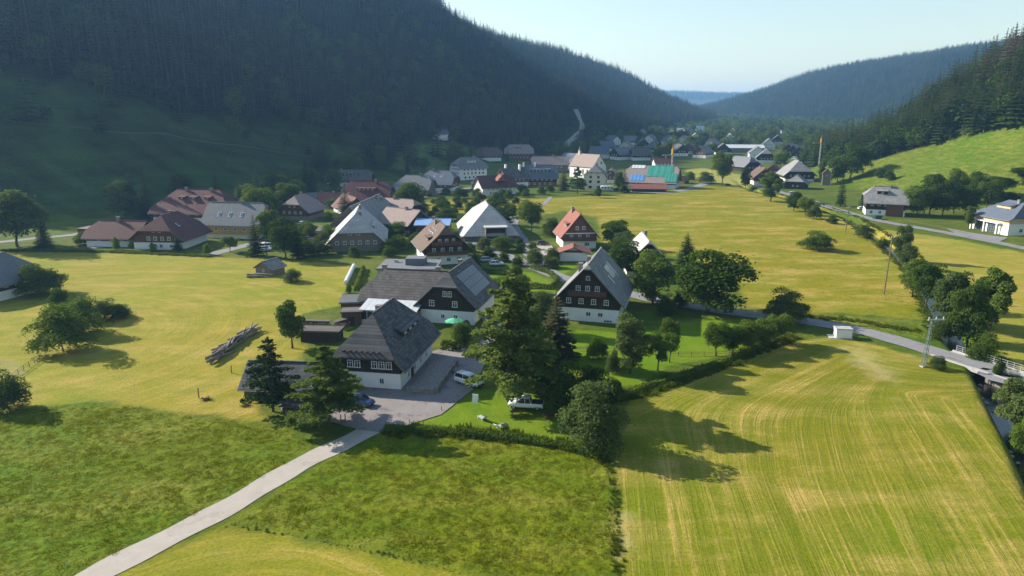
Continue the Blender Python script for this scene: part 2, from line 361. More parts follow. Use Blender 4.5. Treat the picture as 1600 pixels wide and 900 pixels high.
region(smoothstep(5, 30, np.maximum(sB, sC)) * (y > 800), (0.024, 0.036, 0.014), 0.0, 0.0, 0.5)
region(smoothstep(2600, 3200, y), (0.045, 0.065, 0.040), 0, 0, 0.3)
cc_ = GT(1240, 197)
CLEAR_C = [(cc_[0] + 75 * math.cos(a), cc_[1] + 110 * math.sin(a)) for a in np.linspace(0, 6.28, 9)[:-1]]
area([GT(u, v) for u, v in ((608, 262), (640, 228), (700, 222), (742, 228), (748, 250), (700, 266), (650, 270))], (0.105, 0.135, 0.035), 0.2, 0.0, 0.3, 4.0)  # sunlit patch at the slope foot, its light put into the grass colour
area(CLEAR_C, (0.20, 0.20, 0.05), 0.3, 0.0, 0.2, 6.0)
area(FIELD_M, (0.217, 0.176, 0.014), 1.0, 0.12, 0.6, 1.5)
area(FIELD_RR, (0.270, 0.214, 0.036), 0.85, 0.40, 0.20, 1.2)
area(FIELD_U, (0.30, 0.25, 0.075), 0.4, 0.0, 0.1, 2.0)
area(GARDEN_B, (0.14, 0.15, 0.03), 0.35, 0.0, 0.8, 0.8)
wL = area(FIELD_L, (0.254, 0.204, 0.024), 0.75, 0.60, 0.05)
wB = area(FIELD_B, (0.239, 0.190, 0.018), 0.35, 0.75, 0.1)
wR = area(FIELD_R, (0.193, 0.169, 0.014), 0.8, 1.0, 0.0, 0.8)
area(MEADOW_L, (0.118, 0.140, 0.006), 0.25, 0.0, 1.0)
area(MEADOW_C, (0.132, 0.142, 0.006), 0.30, 0.0, 0.9)
for l_ in (LAWN_1, LAWN_2, LAWN_3, LAWN_4): area(l_, (0.135, 0.178, 0.010), 0.05, 0.0, 0.1, 0.6)
area(P((1310, 545), (1345, 540), (1395, 580), (1400, 600), (1370, 590)), (0.33, 0.255, 0.12), 0.9, 0.6, 0.0, 2.0)
area(P((965, 805), (985, 800), (990, 850), (970, 870)), (0.34, 0.25, 0.13), 0.5, 0.2, 0.0, 1.0)
area(P((0, 560), (40, 570), (30, 590), (0, 590)), (0.30, 0.22, 0.10), 0.5, 0.0, 0.0, 1.5)
# machine paths: rows follow the headland of each field
i = np.nonzero(wR > 0.01)[0]
dl = sdist(x[i], y[i], [G(962, 700), G(966, 800), (10, 55), (5, 20)]); dt = sdist(x[i], y[i], [G(1420, 545), G(1300, 520), G(1235, 527), G(1120, 572), G(985, 622)])
d1 = smin(np.abs(dl), np.abs(dt) * 1.15 + 1, 16.0); d2 = x[i] * 0.957 - (y[i] - 80) * 0.29
mixr = smoothstep(12, 30, d1); flow[i, 0] = d1 * (1 - mixr) + d2 * mixr; flow[i, 1] = y[i] + 0.4 * x[i]
i = np.nonzero(wL > 0.01)[0]; cx_, cy_ = G(60, 700)
flow[i, 0] = np.hypot((x[i] + 95), (y[i] - 128) * 1.0); flow[i, 1] = 60 * np.arctan2(y[i] - 128, x[i] + 95)
i = np.nonzero(wB > 0.01)[0]; bx, by = G(330, 1060)
flow[i, 0] = np.hypot(x[i] - bx, y[i] - by); flow[i, 1] = 30 * np.arctan2(y[i] - by, x[i] - bx)
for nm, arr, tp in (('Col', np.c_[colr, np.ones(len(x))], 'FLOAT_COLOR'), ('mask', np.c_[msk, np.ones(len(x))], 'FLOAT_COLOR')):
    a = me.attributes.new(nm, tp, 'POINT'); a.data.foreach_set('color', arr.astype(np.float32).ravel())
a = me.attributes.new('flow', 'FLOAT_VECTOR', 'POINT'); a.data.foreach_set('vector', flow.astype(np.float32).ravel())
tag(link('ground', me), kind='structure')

# ------------------------------------------------------------------ roads, yard, water: sheets laid on the terrain
def ribbon(name, pts, w, mat, lift=0.05, step=1.2, flat=False):
    pts = [Vector((p[0], p[1])) for p in pts]; dense = []
    for k in range(len(pts) - 1):                                # Catmull-Rom through the surveyed points
        p0, p1, p2, p3 = pts[max(k - 1, 0)], pts[k], pts[k + 1], pts[min(k + 2, len(pts) - 1)]
        n = max(2, int((p2 - p1).length / step))
        for j in range(n):
            t = j / n
            dense.append(0.5 * ((2 * p1) + (p2 - p0) * t + (2 * p0 - 5 * p1 + 4 * p2 - p3) * t * t + (3 * p1 - p0 - 3 * p2 + p3) * t ** 3))
    dense.append(pts[-1]); mb = MB(); rows = 5; co, fc = [], []
    for k, p in enumerate(dense):
        d = (dense[min(k + 1, len(dense) - 1)] - dense[max(k - 1, 0)]).normalized(); nrm = Vector((-d.y, d.x))
        ww = w(k / len(dense)) if callable(w) else w
        for r in range(rows):
            off = (r / (rows - 1) - 0.5) * ww + (0.12 * math.sin(k * 0.9 + r) + 0.1 * math.sin(k * 0.37) if r in (0, rows - 1) else 0)
            c = p + nrm * off; co.append((c.x, c.y, 0))
    co = np.array(co); co[:, 2] = Hh(co[:, 0], co[:, 1], flat) + lift
    for k in range(len(dense) - 1):
        for r in range(rows - 1):
            a_ = k * rows + r; fc.append((a_, a_ + 1, a_ + rows + 1, a_ + rows))
    o = link(name, np_mesh(name, co, np.array(fc), mat)); return tag(o, kind='structure')
def sheet(name, poly, mat, lift=0.05, step=1.0):
    p = np.array(poly); lo, hi = p.min(0), p.max(0)
    gx, gy = np.arange(lo[0] - step, hi[0] + 2 * step, step), np.arange(lo[1] - step, hi[1] + 2 * step, step)
    XX, YY = np.meshgrid(gx, gy); sx, sy = XX.ravel().copy(), YY.ravel().copy(); sd = sdpoly(sx, sy, [tuple(c) for c in poly])
    e = 0.3                                                       # pull outer vertices back onto the outline
    gxx = (sdpoly(sx + e, sy, [tuple(c) for c in poly]) - sd) / e; gyy = (sdpoly(sx, sy + e, [tuple(c) for c in poly]) - sd) / e
    ln = np.maximum(np.hypot(gxx, gyy), 1e-6); out = sd < 0
    sx = np.where(out, sx - gxx / ln * sd, sx); sy = np.where(out, sy - gyy / ln * sd, sy)
    n_x = len(gx); idx = np.arange(len(sx)).reshape(len(gy), n_x)
    f = np.stack([idx[:-1, :-1], idx[:-1, 1:], idx[1:, 1:], idx[1:, :-1]], -1).reshape(-1, 4)
    f = f[(sd[f] > -1e-3).any(1)]
    used = np.unique(f); mp = np.full(len(sx), -1); mp[used] = np.arange(len(used))
    co = np.stack([sx[used], sy[used], Hh(sx[used], sy[used], False) + lift], 1)
    return tag(link(name, np_mesh(name, co, mp[f], mat)), kind='structure')
ribbon('gravel_track', [G(90, 935), G(150, 899), G(340, 800), G(470, 726), G(560, 681), G(610, 655)], 3.4, M_GRAVEL, 0.05)
sheet('parking_yard', P((435, 628), (440, 642), (500, 655), (560, 672), (592, 676), (640, 664), (690, 648), (742, 607), (752, 580), (770, 545), (800, 520), (800, 500), (770, 508), (742, 545), (690, 545), (640, 560), (560, 590), (480, 600)), M_YARD, 0.09)
ribbon('village_lane', [G(790, 515), G(762, 490), G(752, 465), G(768, 448)], 4.5, M_ASPHALT, 0.07)
ribbon('village_road', [(150, 70), G(1640, 606), G(1560, 577), G(1480, 556), G(1400, 532), G(1330, 514), G(1240, 500), G(1130, 486), G(1040, 472), G(985, 460), G(920, 447), G(872, 432), G(830, 415), G(780, 396), G(745, 383), G(700, 372)], 5.2, M_ASPHALT, 0.11)
ribbon('driveway', [G(868, 432), G(845, 415), G(828, 395), G(812, 372), G(800, 350), G(812, 335), G(848, 320), G(860, 308)], lambda t: 4.8 if t < 0.55 else 2.4, M_ASPHALT, 0.08)
sheet('garage_forecourt', P((828, 384), (862, 383), (870, 405), (845, 410)), M_GRAVEL, 0.1)
ribbon('hillside_road', [G(1180, 292), G(1240, 306), G(1300, 325), G(1370, 345), G(1440, 357), G(1520, 372), G(1600, 388), G(1700, 410)], 5.0, M_ASPHALT, 0.12)
sheet('station_forecourt', P((1478, 357), (1530, 366), (1575, 372), (1562, 378), (1500, 370)), M_ASPHALT, 0.16)
ribbon('farm_road', [G(-60, 385), G(60, 372), G(120, 366), G(175, 352), G(150, 372), G(152, 388)], 4.5, M_ASPHALT, 0.07)
ribbon('house_lane', [G(330, 398), G(375, 386), G(420, 376), G(470, 382), G(510, 372)], 4.5, M_ASPHALT, 0.07)
ribbon('upper_street', [G(640, 312), G(720, 296), G(790, 292), G(880, 289), G(960, 298), G(1050, 300), G(1110, 285)], 6, M_ASPHALT, 0.12)
ribbon('forest_road', [GT(872, 240), GT(885, 228), GT(900, 214), GT(910, 200), GT(905, 185), GT(899, 172)], 6.5, M_GRAVEL, 0.6, 4)
M_TRACK = track_material('grassy_track', (0.060, 0.085, 0.034), (0.045, 0.070, 0.024), (0.04, 0.06, 0.02))
ribbon('hillside_track', [GT(-40, 186), GT(100, 198), GT(200, 209), GT(300, 219), GT(400, 232), GT(490, 246)], 1.1, M_TRACK, 0.25, 3)
wpts = [Vector(p) for p in STREAM[:-2]]
o = ribbon('stream_water', wpts, 4.6, M_WATER, 0, 1.5, True); mw = o.data
for v_ in mw.vertices: v_.co.z = -1.75
# ------------------------------------------------------------------ plants: shared meshes
M_BARK = plain('bark', (0.11, 0.085, 0.065), 0.9, 0.5, 2.0, spec=0.1)
M_BARKG = plain('grey_bark', (0.20, 0.18, 0.15), 0.9, 0.5, 2.0, spec=0.1)
M_LEAF = leaf('leaf_green', (0.070, 0.115, 0.020), (0.125, 0.180, 0.034))
M_LEAFD = leaf('leaf_dark', (0.046, 0.082, 0.016), (0.082, 0.128, 0.026))
M_LEAFG = leaf('leaf_greyish', (0.075, 0.115, 0.036), (0.120, 0.160, 0.050))
M_LEAFB = leaf('leaf_bright', (0.090, 0.160, 0.020), (0.130, 0.200, 0.030))
M_NEEDLE = leaf('spruce_needle', (0.018, 0.038, 0.013), (0.036, 0.064, 0.020), trans=0.15)
M_LARCH = leaf('larch_needle', (0.125, 0.180, 0.040), (0.19, 0.245, 0.06), trans=0.52)
M_BROWNN = leaf('brown_needle', (0.055, 0.060, 0.028), (0.085, 0.075, 0.038), trans=0.2)
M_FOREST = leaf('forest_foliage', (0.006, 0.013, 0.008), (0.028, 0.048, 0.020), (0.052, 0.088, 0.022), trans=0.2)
M_DEAD = leaf('dead_needle', (0.13, 0.105, 0.085), (0.17, 0.14, 0.11), trans=0.1)
def quads(c, n, size, r, aspect=1.0):
    """one leaf-sized face at each centre c, facing roughly along n"""
    k = len(c); n = n / np.maximum(np.linalg.norm(n, axis=1, keepdims=True), 1e-6)
    a = np.cross(n, r.normal(size=(k, 3))); a /= np.maximum(np.linalg.norm(a, axis=1, keepdims=True), 1e-6)
    b = np.cross(n, a); s = (size * r.uniform(0.6, 1.35, k))[:, None]
    a, b = a * s * aspect, b * s
    v = np.stack([c - a * 0.5 - b * 0.15, c + a * 0.1 - b * 0.5, c + a * 0.5 + b * 0.2, c - a * 0.1 + b * 0.5], 1).reshape(-1, 3)
    return v, np.arange(4 * k).reshape(k, 4)
def leafy(seed, n, kind):
    """a crown of leaf clumps about 1 m tall and wide in unit size, reaching z = 1"""
    r = np.random.default_rng(seed)
    if kind == 'round': zc, zr, xr, nl, lr = 0.53, 0.43, 0.36, 46, (0.12, 0.19)
    elif kind == 'tall': zc, zr, xr, nl, lr = 0.53, 0.44, 0.22, 32, (0.09, 0.14)
    elif kind == 'willow': zc, zr, xr, nl, lr = 0.52, 0.45, 0.26, 44, (0.07, 0.12)
    elif kind == 'open': zc, zr, xr, nl, lr = 0.57, 0.36, 0.34, 20, (0.10, 0.17)
    else: zc, zr, xr, nl, lr = 0.44, 0.46, 0.38, 44, (0.13, 0.21)                      # bush
    d = r.normal(size=(nl, 3)); d /= np.linalg.norm(d, axis=1, keepdims=True)
    rad = r.uniform(0.45, 1.0, nl)[:, None]
    ctr = d * rad * np.array([xr, xr, zr]) * 0.86; ctr[:, 2] += zc
    ctr[:, 2] += 0.05 * r.normal(size=nl)
    if kind == 'bush': ctr[:, 2] = 0.10 + np.abs(d[:, 2]) * rad[:, 0] * 0.72; ctr[:, :2] *= 1.12
    lob = r.uniform(lr[0], lr[1], nl); li = r.choice(nl, n, p=lob ** 2 / (lob ** 2).sum())
    dd = r.normal(size=(n, 3)); dd /= np.linalg.norm(dd, axis=1, keepdims=True); dd[:, 2] = np.where(dd[:, 2] < -0.35, -dd[:, 2], dd[:, 2])
    rr = lob[li] * (r.uniform(0.45, 1.0, n) ** 0.5 + (r.random(n) < 0.06) * r.uniform(0, 0.45, n))
    c = ctr[li] + dd * rr[:, None] * np.array([1, 1, 0.85])
    if kind == 'willow': c[:, 2] -= 0.05 * r.random(n)
    c[:, 2] = np.maximum(c[:, 2], 0.03 if kind == 'bush' else 0.085)
    ztop = np.quantile(c[:, 2], 0.997); c[:, 2] *= 0.99 / ztop
    nn = dd * 0.8 + r.normal(size=(n, 3)) * 0.55 + np.array([0, 0, 0.25])
    return quads(c, nn, 0.029 if kind != 'willow' else 0.024, r), ctr
def trunk_mesh(name, ctr, seed, mat, base=0.028, top=0.55, limbs=8):
    r = random.Random(seed); mb = MB(); p = Vector((0, 0, -0.03)); n = 5
    pts = [Vector((0.012 * r.uniform(-1, 1) * k, 0.012 * r.uniform(-1, 1) * k, -0.03 + (top + 0.03) * k / n)) for k in range(n + 1)]
    for k in range(n): mb.tube(pts[k], pts[k + 1], base * (1 - 0.62 * k / n) * (1.25 if k == 0 else 1), base * (1 - 0.62 * (k + 1) / n), 7)
    for k in range(min(limbs, len(ctr))):
        c = Vector(ctr[k]); a = pts[min(n, max(2, int(n * (c.z - 0.15) / top)))]
        m_ = a.lerp(c, 0.5) + Vector((0, 0, 0.03)); mb.tube(a, m_, base * 0.42, base * 0.26, 5); mb.tube(m_, c, base * 0.26, base * 0.1, 5)
    return mb.mesh(name, mat)
def conifer(seed, n_lvl, per, kind='spruce'):
    """tiers of drooping branches carrying needle sprays; unit height, crown radius about 0.17"""
    r = np.random.default_rng(seed); V, Fc = [], []; nv = 0
    for k in range(n_lvl):
        t = k / (n_lvl - 1); z0 = 0.10 + 0.87 * t ** 0.95
        R = (0.175 * (1 - t) ** 0.85 + 0.012) if kind == 'spruce' else (0.20 * (1 - t) ** 0.7 * (0.75 + 0.5 * r.random()) + 0.012)
        m = max(4, int(per * (1 - 0.45 * t)))
        if kind == 'sparse': m = max(3, int(m * r.uniform(0.4, 1.0)))
        for j in range(m):
            a = 2 * math.pi * (j + r.uniform(-0.3, 0.3)) / m + k * 0.7; L = R * r.uniform(0.7, 1.15)
            d = np.array([math.cos(a), math.sin(a), 0]); s_ = np.array([-d[1], d[0], 0]); zz = z0 + r.uniform(-0.012, 0.012)
            droop = (0.30 - 0.75 * t) * L if kind == 'spruce' else (0.12 - 0.5 * t) * L
            w = L * (0.34 if kind == 'spruce' else 0.20)
            for q0, q1, ww in ((0.05, 0.55, 0.7), (0.40, 0.85, 1.0), (0.72, 1.08, 0.55)):
                pa = d * L * q0 + np.array([0, 0, zz - droop * q0 ** 1.3]); pb = d * L * q1 + np.array([0, 0, zz - droop * q1 ** 1.3])
                sag = np.array([0, 0, -0.10 * L * r.uniform(0.5, 1.6)])
                V += [pa, (pa + pb) / 2 + s_ * w * ww * r.uniform(0.7, 1.2) + sag, pb, (pa + pb) / 2 - s_ * w * ww * r.uniform(0.7, 1.2) + sag]
                Fc.append((nv, nv + 1, nv + 2, nv + 3)); nv += 4
    V += [np.array(p) for p in ((0.012, 0, 0.93), (-0.008, 0.010, 0.94), (0, 0, 1.0), (-0.006, -0.01, 0.94))]; Fc.append((nv, nv + 1, nv + 2, nv + 3))
    return np.array(V), np.array(Fc)
def larch(seed, n, sparse=1.0):
    """long level branches, needles in loose tufts along them"""
    r = np.random.default_rng(seed); cs, ns = [], []; br = []
    for k in range(int(96 * sparse)):
        t = r.random() ** 1.05; z0 = 0.20 + 0.76 * t; a = r.uniform(0, 2 * math.pi)
        L = (0.26 * (1 - t) ** 0.75 + 0.02) * r.uniform(0.55, 1.15) * (0.6 + 0.4 * min(1, t / 0.12)); d = np.array([math.cos(a), math.sin(a), r.uniform(-0.25, 0.15)])
        br.append((np.array([0, 0, z0]), np.array([0, 0, z0]) + d * L))
        m = int(n * L / 13.5 / sparse); q_ = r.uniform(0.12, 1.05, m) ** 0.8
        c = np.array([0, 0, z0]) + d * (L * q_)[:, None]; sd = np.array([-d[1], d[0], 0])
        c = c + sd * (r.normal(size=m) * 0.16 * L * (1.1 - 0.7 * q_))[:, None]; c[:, 2] -= np.abs(r.normal(size=m)) * 0.018 + 0.05 * L * q_ ** 2
        cs.append(c); ns.append(r.normal(size=(m, 3)) * 0.6 + np.array([0, 0, 0.9]))
    c = np.concatenate(cs); return quads(c, np.concatenate(ns), 0.0125, r, 1.7), br
PROTO = {}
def proto(kind):
    """(trunk mesh, crown mesh, crown width in unit height)"""
    if kind in PROTO: return PROTO[kind]
    base, _, var = kind.partition('_'); sd = int(var or 0) * 13 + 5
    mats = {'round': M_LEAF, 'dark': M_LEAFD, 'tall': M_LEAF, 'willow': M_LEAFG, 'grey': M_LEAFG, 'bright': M_LEAFB, 'open': M_LEAF,
            'bush': M_LEAF, 'dbush': M_LEAFD, 'gbush': M_LEAFG, 'bbush': M_LEAFB}
    if base in mats:
        shape = {'dark': 'round', 'grey': 'round', 'bright': 'open', 'dbush': 'bush', 'gbush': 'bush', 'bbush': 'bush'}.get(base, base)
        (v, f), ctr = leafy(sd + len(base) * 3, 11000, shape)
        cm = np_mesh('crown', v, f, mats[base])
        tm = trunk_mesh('trunk', ctr, sd, M_BARK, 0.024 if shape != 'bush' else 0.012, 0.55 if shape != 'bush' else 0.3)
        w = np.quantile(np.abs(v[:, :2]), 0.985) * 2
    elif base in ('larch', 'pine'):
        (v, f), br = larch(sd, 24000 if base == 'larch' else 9000, 1.0 if base == 'larch' else 0.95)
        cm = np_mesh('crown', v, f, M_LARCH if base == 'larch' else M_NEEDLE); mb = MB()
        mb.tube((0, 0, -0.03), (0, 0, 0.5), 0.018, 0.011, 7); mb.tube((0, 0, 0.5), (0, 0, 0.97), 0.011, 0.002, 6)
        for a, b in br: mb.tube(a, b, 0.004, 0.001, 3, caps=False)
        tm = mb.mesh('trunk', M_BARK); w = np.quantile(np.abs(v[:, :2]), 0.99) * 2
    else:
        v, f = conifer(sd, 26, 11, 'spruce' if base != 'fir' else 'sparse')
        cm = np_mesh('crown', v, f, {'spruce': M_NEEDLE, 'fir': M_NEEDLE, 'brown': M_BROWNN}[base]); mb = MB()
        mb.tube((0, 0, -0.03), (0, 0, 0.6), 0.016, 0.008, 7); mb.tube((0, 0, 0.6), (0, 0, 0.96), 0.008, 0.002, 5)
        tm = mb.mesh('trunk', M_BARK); w = 0.35
    PROTO[kind] = (tm, cm, w); return PROTO[kind]
NAMES = {'round': 'leafy_tree', 'dark': 'leafy_tree', 'grey': 'leafy_tree', 'bright': 'leafy_tree', 'open': 'leafy_tree', 'tall': 'leafy_tree', 'willow': 'willow_tree',
         'larch': 'larch_tree', 'pine': 'pine_tree', 'spruce': 'spruce_tree', 'fir': 'spruce_tree', 'brown': 'spruce_tree'}
trng = random.Random(3)
def plant_at(kind, x, y, h, w, label, group=None, z=None):
    tm, cm, pw = proto(kind); base = kind.partition('_')[0]; z = H1(x, y) if z is None else z
    rz = trng.uniform(0, 6.28); sx = w / pw
    if 'bush' in base:
        o = thing('shrub', label, 'shrub', (x, y, z - 0.05), rz, group)
        link('stem', tm, o, scale=(sx, sx, h)); link('foliage', cm, o, scale=(sx, sx, h)); return o
    o = thing(NAMES[base], label, 'tree', (x, y, z), rz, group)
    link('trunk', tm, o, scale=((sx + h) / 2 * 0.8,) * 2 + (h,)); link('crown', cm, o, scale=(sx, sx, h)); return o
def tree_px(kind, u, vb, vt, wpx, label, group=None, hill=False):
    """a plant from its surveyed foot (u, vb), the height of its top and its spread"""
    x, y = GT(u, vb) if hill else G(u, vb); z = H1(x, y)
    d = ray(u, vt); top = CAM_H + d[2] * y / d[1]; dist = y * CP + (CAM_H - z) * SP
    return plant_at(kind, x, y, max(0.6, top - z), wpx * dist / F_PX, label, group, z)

# ------------------------------------------------------------------ scattered masses (instances on points)
def scatter_group(name, protos):
    ng = bpy.data.node_groups.new(name, 'GeometryNodeTree')
    ng.interface.new_socket('Geometry', in_out='INPUT', socket_type='NodeSocketGeometry'); ng.interface.new_socket('Geometry', in_out='OUTPUT', socket_type='NodeSocketGeometry')
    gi = ng.nodes.new('NodeGroupInput'); go = ng.nodes.new('NodeGroupOutput'); ip = ng.nodes.new('GeometryNodeInstanceOnPoints')
    jn = ng.nodes.new('GeometryNodeJoinGeometry')
    for o in reversed(protos):
        oi = ng.nodes.new('GeometryNodeObjectInfo'); oi.inputs['Object'].default_value = o; oi.inputs['As Instance'].default_value = True
        ng.links.new(oi.outputs['Geometry'], jn.inputs[0])
    def attr(n_, t):
        a = ng.nodes.new('GeometryNodeInputNamedAttribute'); a.data_type = t; a.inputs['Name'].default_value = n_; return a.outputs['Attribute']
    ng.links.new(gi.outputs[0], ip.inputs['Points']); ng.links.new(jn.outputs[0], ip.inputs['Instance']); ip.inputs['Pick Instance'].default_value = True
    ng.links.new(attr('pick', 'INT'), ip.inputs['Instance Index']); ng.links.new(attr('size', 'FLOAT_VECTOR'), ip.inputs['Scale'])
    e2r = ng.nodes.new('FunctionNodeEulerToRotation'); ng.links.new(attr('turn', 'FLOAT_VECTOR'), e2r.inputs[0]); ng.links.new(e2r.outputs[0], ip.inputs['Rotation'])
    ng.links.new(ip.outputs[0], go.inputs[0]); return ng
def scatter(name, pts, sizes, picks, protos, label, cat, seed=0):
    n = len(pts); r = np.random.default_rng(seed); me = bpy.data.meshes.new(name); me.vertices.add(n)
    me.vertices.foreach_set('co', np.asarray(pts, np.float32).ravel())
    a = me.attributes.new('size', 'FLOAT_VECTOR', 'POINT'); a.data.foreach_set('vector', np.asarray(sizes, np.float32).ravel())
    t = np.zeros((n, 3), np.float32); t[:, 2] = r.uniform(0, 6.28, n); t[:, 0] = r.normal(size=n) * 0.03
    a = me.attributes.new('turn', 'FLOAT_VECTOR', 'POINT'); a.data.foreach_set('vector', t.ravel())
    a = me.attributes.new('pick', 'INT', 'POINT'); a.data.foreach_set('value', np.asarray(picks, np.int32))
    o = link(name, me); tag(o, label, cat, None, 'stuff')
    md = o.modifiers.new('scatter', 'NODES'); md.node_group = scatter_group(name, protos); return o
def forest_mesh(seed, kind):
    if kind == 'leafy':
        (v, f), _c = leafy(seed, 420, 'round'); v2, f2 = v.copy(), f
        c = v2.reshape(-1, 4, 3).mean(1, keepdims=True); v = (c + (v2.reshape(-1, 4, 3) - c) * 2.6).reshape(-1, 3)
        mb = MB(); mb.tube((0, 0, -0.03), (0, 0, 0.92), 0.03, 0.006, 5, caps=False)
    else: v, f = conifer(seed, 13, 8, 'spruce'); mb = MB(); mb.tube((0, 0, -0.03), (0, 0, 0.99), 0.014, 0.002, 5, caps=False)
    nv = len(v); v = np.concatenate([v, np.array(mb.v)]); f = np.concatenate([f, np.array(mb.f) + nv])
    me = np_mesh('leafy_tree' if kind == 'leafy' else 'spruce_tree', v, f, [M_DEAD if kind == 'dead' else M_LEAFD if kind == 'leafy' and seed % 2 == 0 else M_FOREST, M_BARK]); mi = np.zeros(len(f), np.int32); mi[-len(mb.f):] = 1
    me.polygons.foreach_set('material_index', mi); return me
M_SUNF = leaf('sunlit_forest_foliage', (0.022, 0.045, 0.012), (0.055, 0.090, 0.020), (0.080, 0.125, 0.022), trans=0.25)  # lighter copy of the forest green, with sunlight put into its colour
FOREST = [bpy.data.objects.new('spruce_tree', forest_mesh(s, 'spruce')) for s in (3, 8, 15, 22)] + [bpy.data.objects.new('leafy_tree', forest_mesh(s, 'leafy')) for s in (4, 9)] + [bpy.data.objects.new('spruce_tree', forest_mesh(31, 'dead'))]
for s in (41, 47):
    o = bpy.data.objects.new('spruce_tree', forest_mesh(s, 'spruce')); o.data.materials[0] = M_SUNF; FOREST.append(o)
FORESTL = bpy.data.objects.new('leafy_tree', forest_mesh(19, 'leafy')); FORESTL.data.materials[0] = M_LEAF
FORESTG = bpy.data.objects.new('leafy_tree', forest_mesh(27, 'leafy')); FORESTG.data.materials[0] = M_LEAFG
def jitter_grid(x0, x1, y0, y1, s, r):
    gx, gy = np.meshgrid(np.arange(x0, x1, s), np.arange(y0, y1, s)); gx = gx.ravel() + r.uniform(-0.48, 0.48, gx.size) * s
    gy = gy.ravel() + r.uniform(-0.48, 0.48, gy.size) * s
    u = 800 + gx / np.maximum(gy * CP + 30 * SP, 1) * F_PX; ok = (gy > 40) & (u > -260) & (u < 1860); return gx[ok], gy[ok]
def in_sight(px, py, pz, extra):
    ok = np.ones(len(px), bool)
    for t in np.linspace(0.15, 0.97, 30):
        ok &= (CAM_H + (pz + extra - CAM_H) * t) > Hh(px * t, py * t, False) - 4
    return ok
r = np.random.default_rng(11); FX, FY, FS = [], [], []
ex, ey = jitter_grid(-560, 170, 140, 1150, 6.0, r); ed_ = sdist(ex, ey, EDGE_A); m = ((ed_ > 0) | ((ed_ > -60) & (r.random(len(ex)) < 0.10 * (1 + ed_ / 60)))) & (sdist(ex, ey, FOOT_A) > 0)
fr = np.abs(sdist(ex, ey, [GT(872, 240), GT(885, 228), GT(900, 214), GT(910, 200), GT(905, 185), GT(899, 172)])); m &= fr > 10
FX.append(ex[m]); FY.append(ey[m]); FS.append(np.full(m.sum(), 0))
ex, ey = jitter_grid(190, 760, 230, 900, 5.2, r); m = (-sdist(ex, ey, EDGE_R) > 0) & (-sdist(ex, ey, FOOT_R) > 0); FX.append(ex[m]); FY.append(ey[m]); FS.append(np.full(m.sum(), 1))
ex, ey = jitter_grid(-360, 640, 900, 2300, 7.8, r); m = (sdist(ex, ey, FOOT_B) > 15) & ((sdist(ex, ey, FOOT_A) < 10) | (ey > 1150) | (ex > 170)); FX.append(ex[m]); FY.append(ey[m]); FS.append(np.full(m.sum(), 2))
ex, ey = jitter_grid(540, 2100, 1250, 3000, 9.0, r); m = (-sdist(ex, ey, FOOT_C) > 20) & ~inpoly(ex, ey, CLEAR_C); FX.append(ex[m]); FY.append(ey[m]); FS.append(np.full(m.sum(), 3))
ex, ey = jitter_grid(700, 2600, 5200, 6400, 24, r); FX.append(ex); FY.append(ey); FS.append(np.full(len(ex), 4))
fx, fy, fs = map(np.concatenate, (FX, FY, FS)); fz = Hh(fx, fy, False)
keep = in_sight(fx, fy, fz, 45); fx, fy, fz, fs = fx[keep], fy[keep], fz[keep], fs[keep]
n = len(fx); fh = r.uniform(12, 29, n) * np.where(fs >= 2, 1.1, 1.0)
leafy_zone = wav(fx, fy, 38, 6) + 0.4 * wav(fx, fy, 13, 2)
edge_d = np.where(fs == 0, sdist(fx, fy, EDGE_A), np.where(fs == 1, -sdist(fx, fy, EDGE_R), 99))
is_leafy = (r.random(n) < np.where(leafy_zone > 0.30, 0.55, 0.07) * np.where(fs >= 2, 0.35, 1.0)) | ((edge_d < 10) & (r.random(n) < 0.35))
pick = np.where(is_leafy, 4 + r.integers(0, 2, n), r.integers(0, 4, n))
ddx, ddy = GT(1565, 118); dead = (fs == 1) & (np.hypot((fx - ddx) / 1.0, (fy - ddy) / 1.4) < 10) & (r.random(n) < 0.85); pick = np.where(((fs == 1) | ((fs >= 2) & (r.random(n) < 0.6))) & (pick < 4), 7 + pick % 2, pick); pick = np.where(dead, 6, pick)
fh = np.where(is_leafy, fh * 0.62, fh); wid = np.where(is_leafy, fh * r.uniform(0.9, 1.25, n), fh * r.uniform(1.05, 1.55, n) * np.where(fs >= 2, 1.25, 1.0))
size = np.stack([wid, wid, fh], 1); pos = np.stack([fx, fy, fz - 0.2], 1)
near = np.hypot(fx, fy) - 60 * (fs == 1); uu = 800 + fx / (fy * CP) * F_PX
order = np.argsort(np.where((uu > -20) & (uu < 1620) & (fs < 2), near, 1e9))
singles = set(); cnt = {'s': 0, 'l': 0}
FL = {(0, 's'): ('dark spruce in the shaded forest on the big hillside', 'spruces of the shaded hillside forest'), (1, 's'): ('green spruce in the sunlit forest above the steep pasture', 'spruces of the sunlit forest'),
      (0, 'l'): ('round leafy tree among the spruces on the shaded hillside', 'leafy trees of the shaded hillside forest'), (1, 'l'): ('light green leafy tree in the sunlit forest above the steep pasture', 'leafy trees of the sunlit forest'),
      (1, 'd'): ('bare grey dead spruce standing in the sunlit forest', 'dead spruces in the sunlit forest')}
for k in order:
    if cnt['s'] >= 280 and cnt['l'] >= 90: break
    t = 'l' if pick[k] in (4, 5) else 's'
    if cnt[t] >= (280 if t == 's' else 90) or fs[k] > 1: continue
    cnt[t] += 1; singles.add(int(k)); p = FOREST[pick[k]]
    o = link(p.name.split('.')[0], p.data, None, tuple(pos[k]), r.uniform(0, 6.28), tuple(size[k]))
    lb = FL[(int(fs[k]), 'd' if pick[k] == 6 else t)]; tag(o, lb[0], 'tree', lb[1])
rest = np.array([k for k in range(n) if k not in singles])
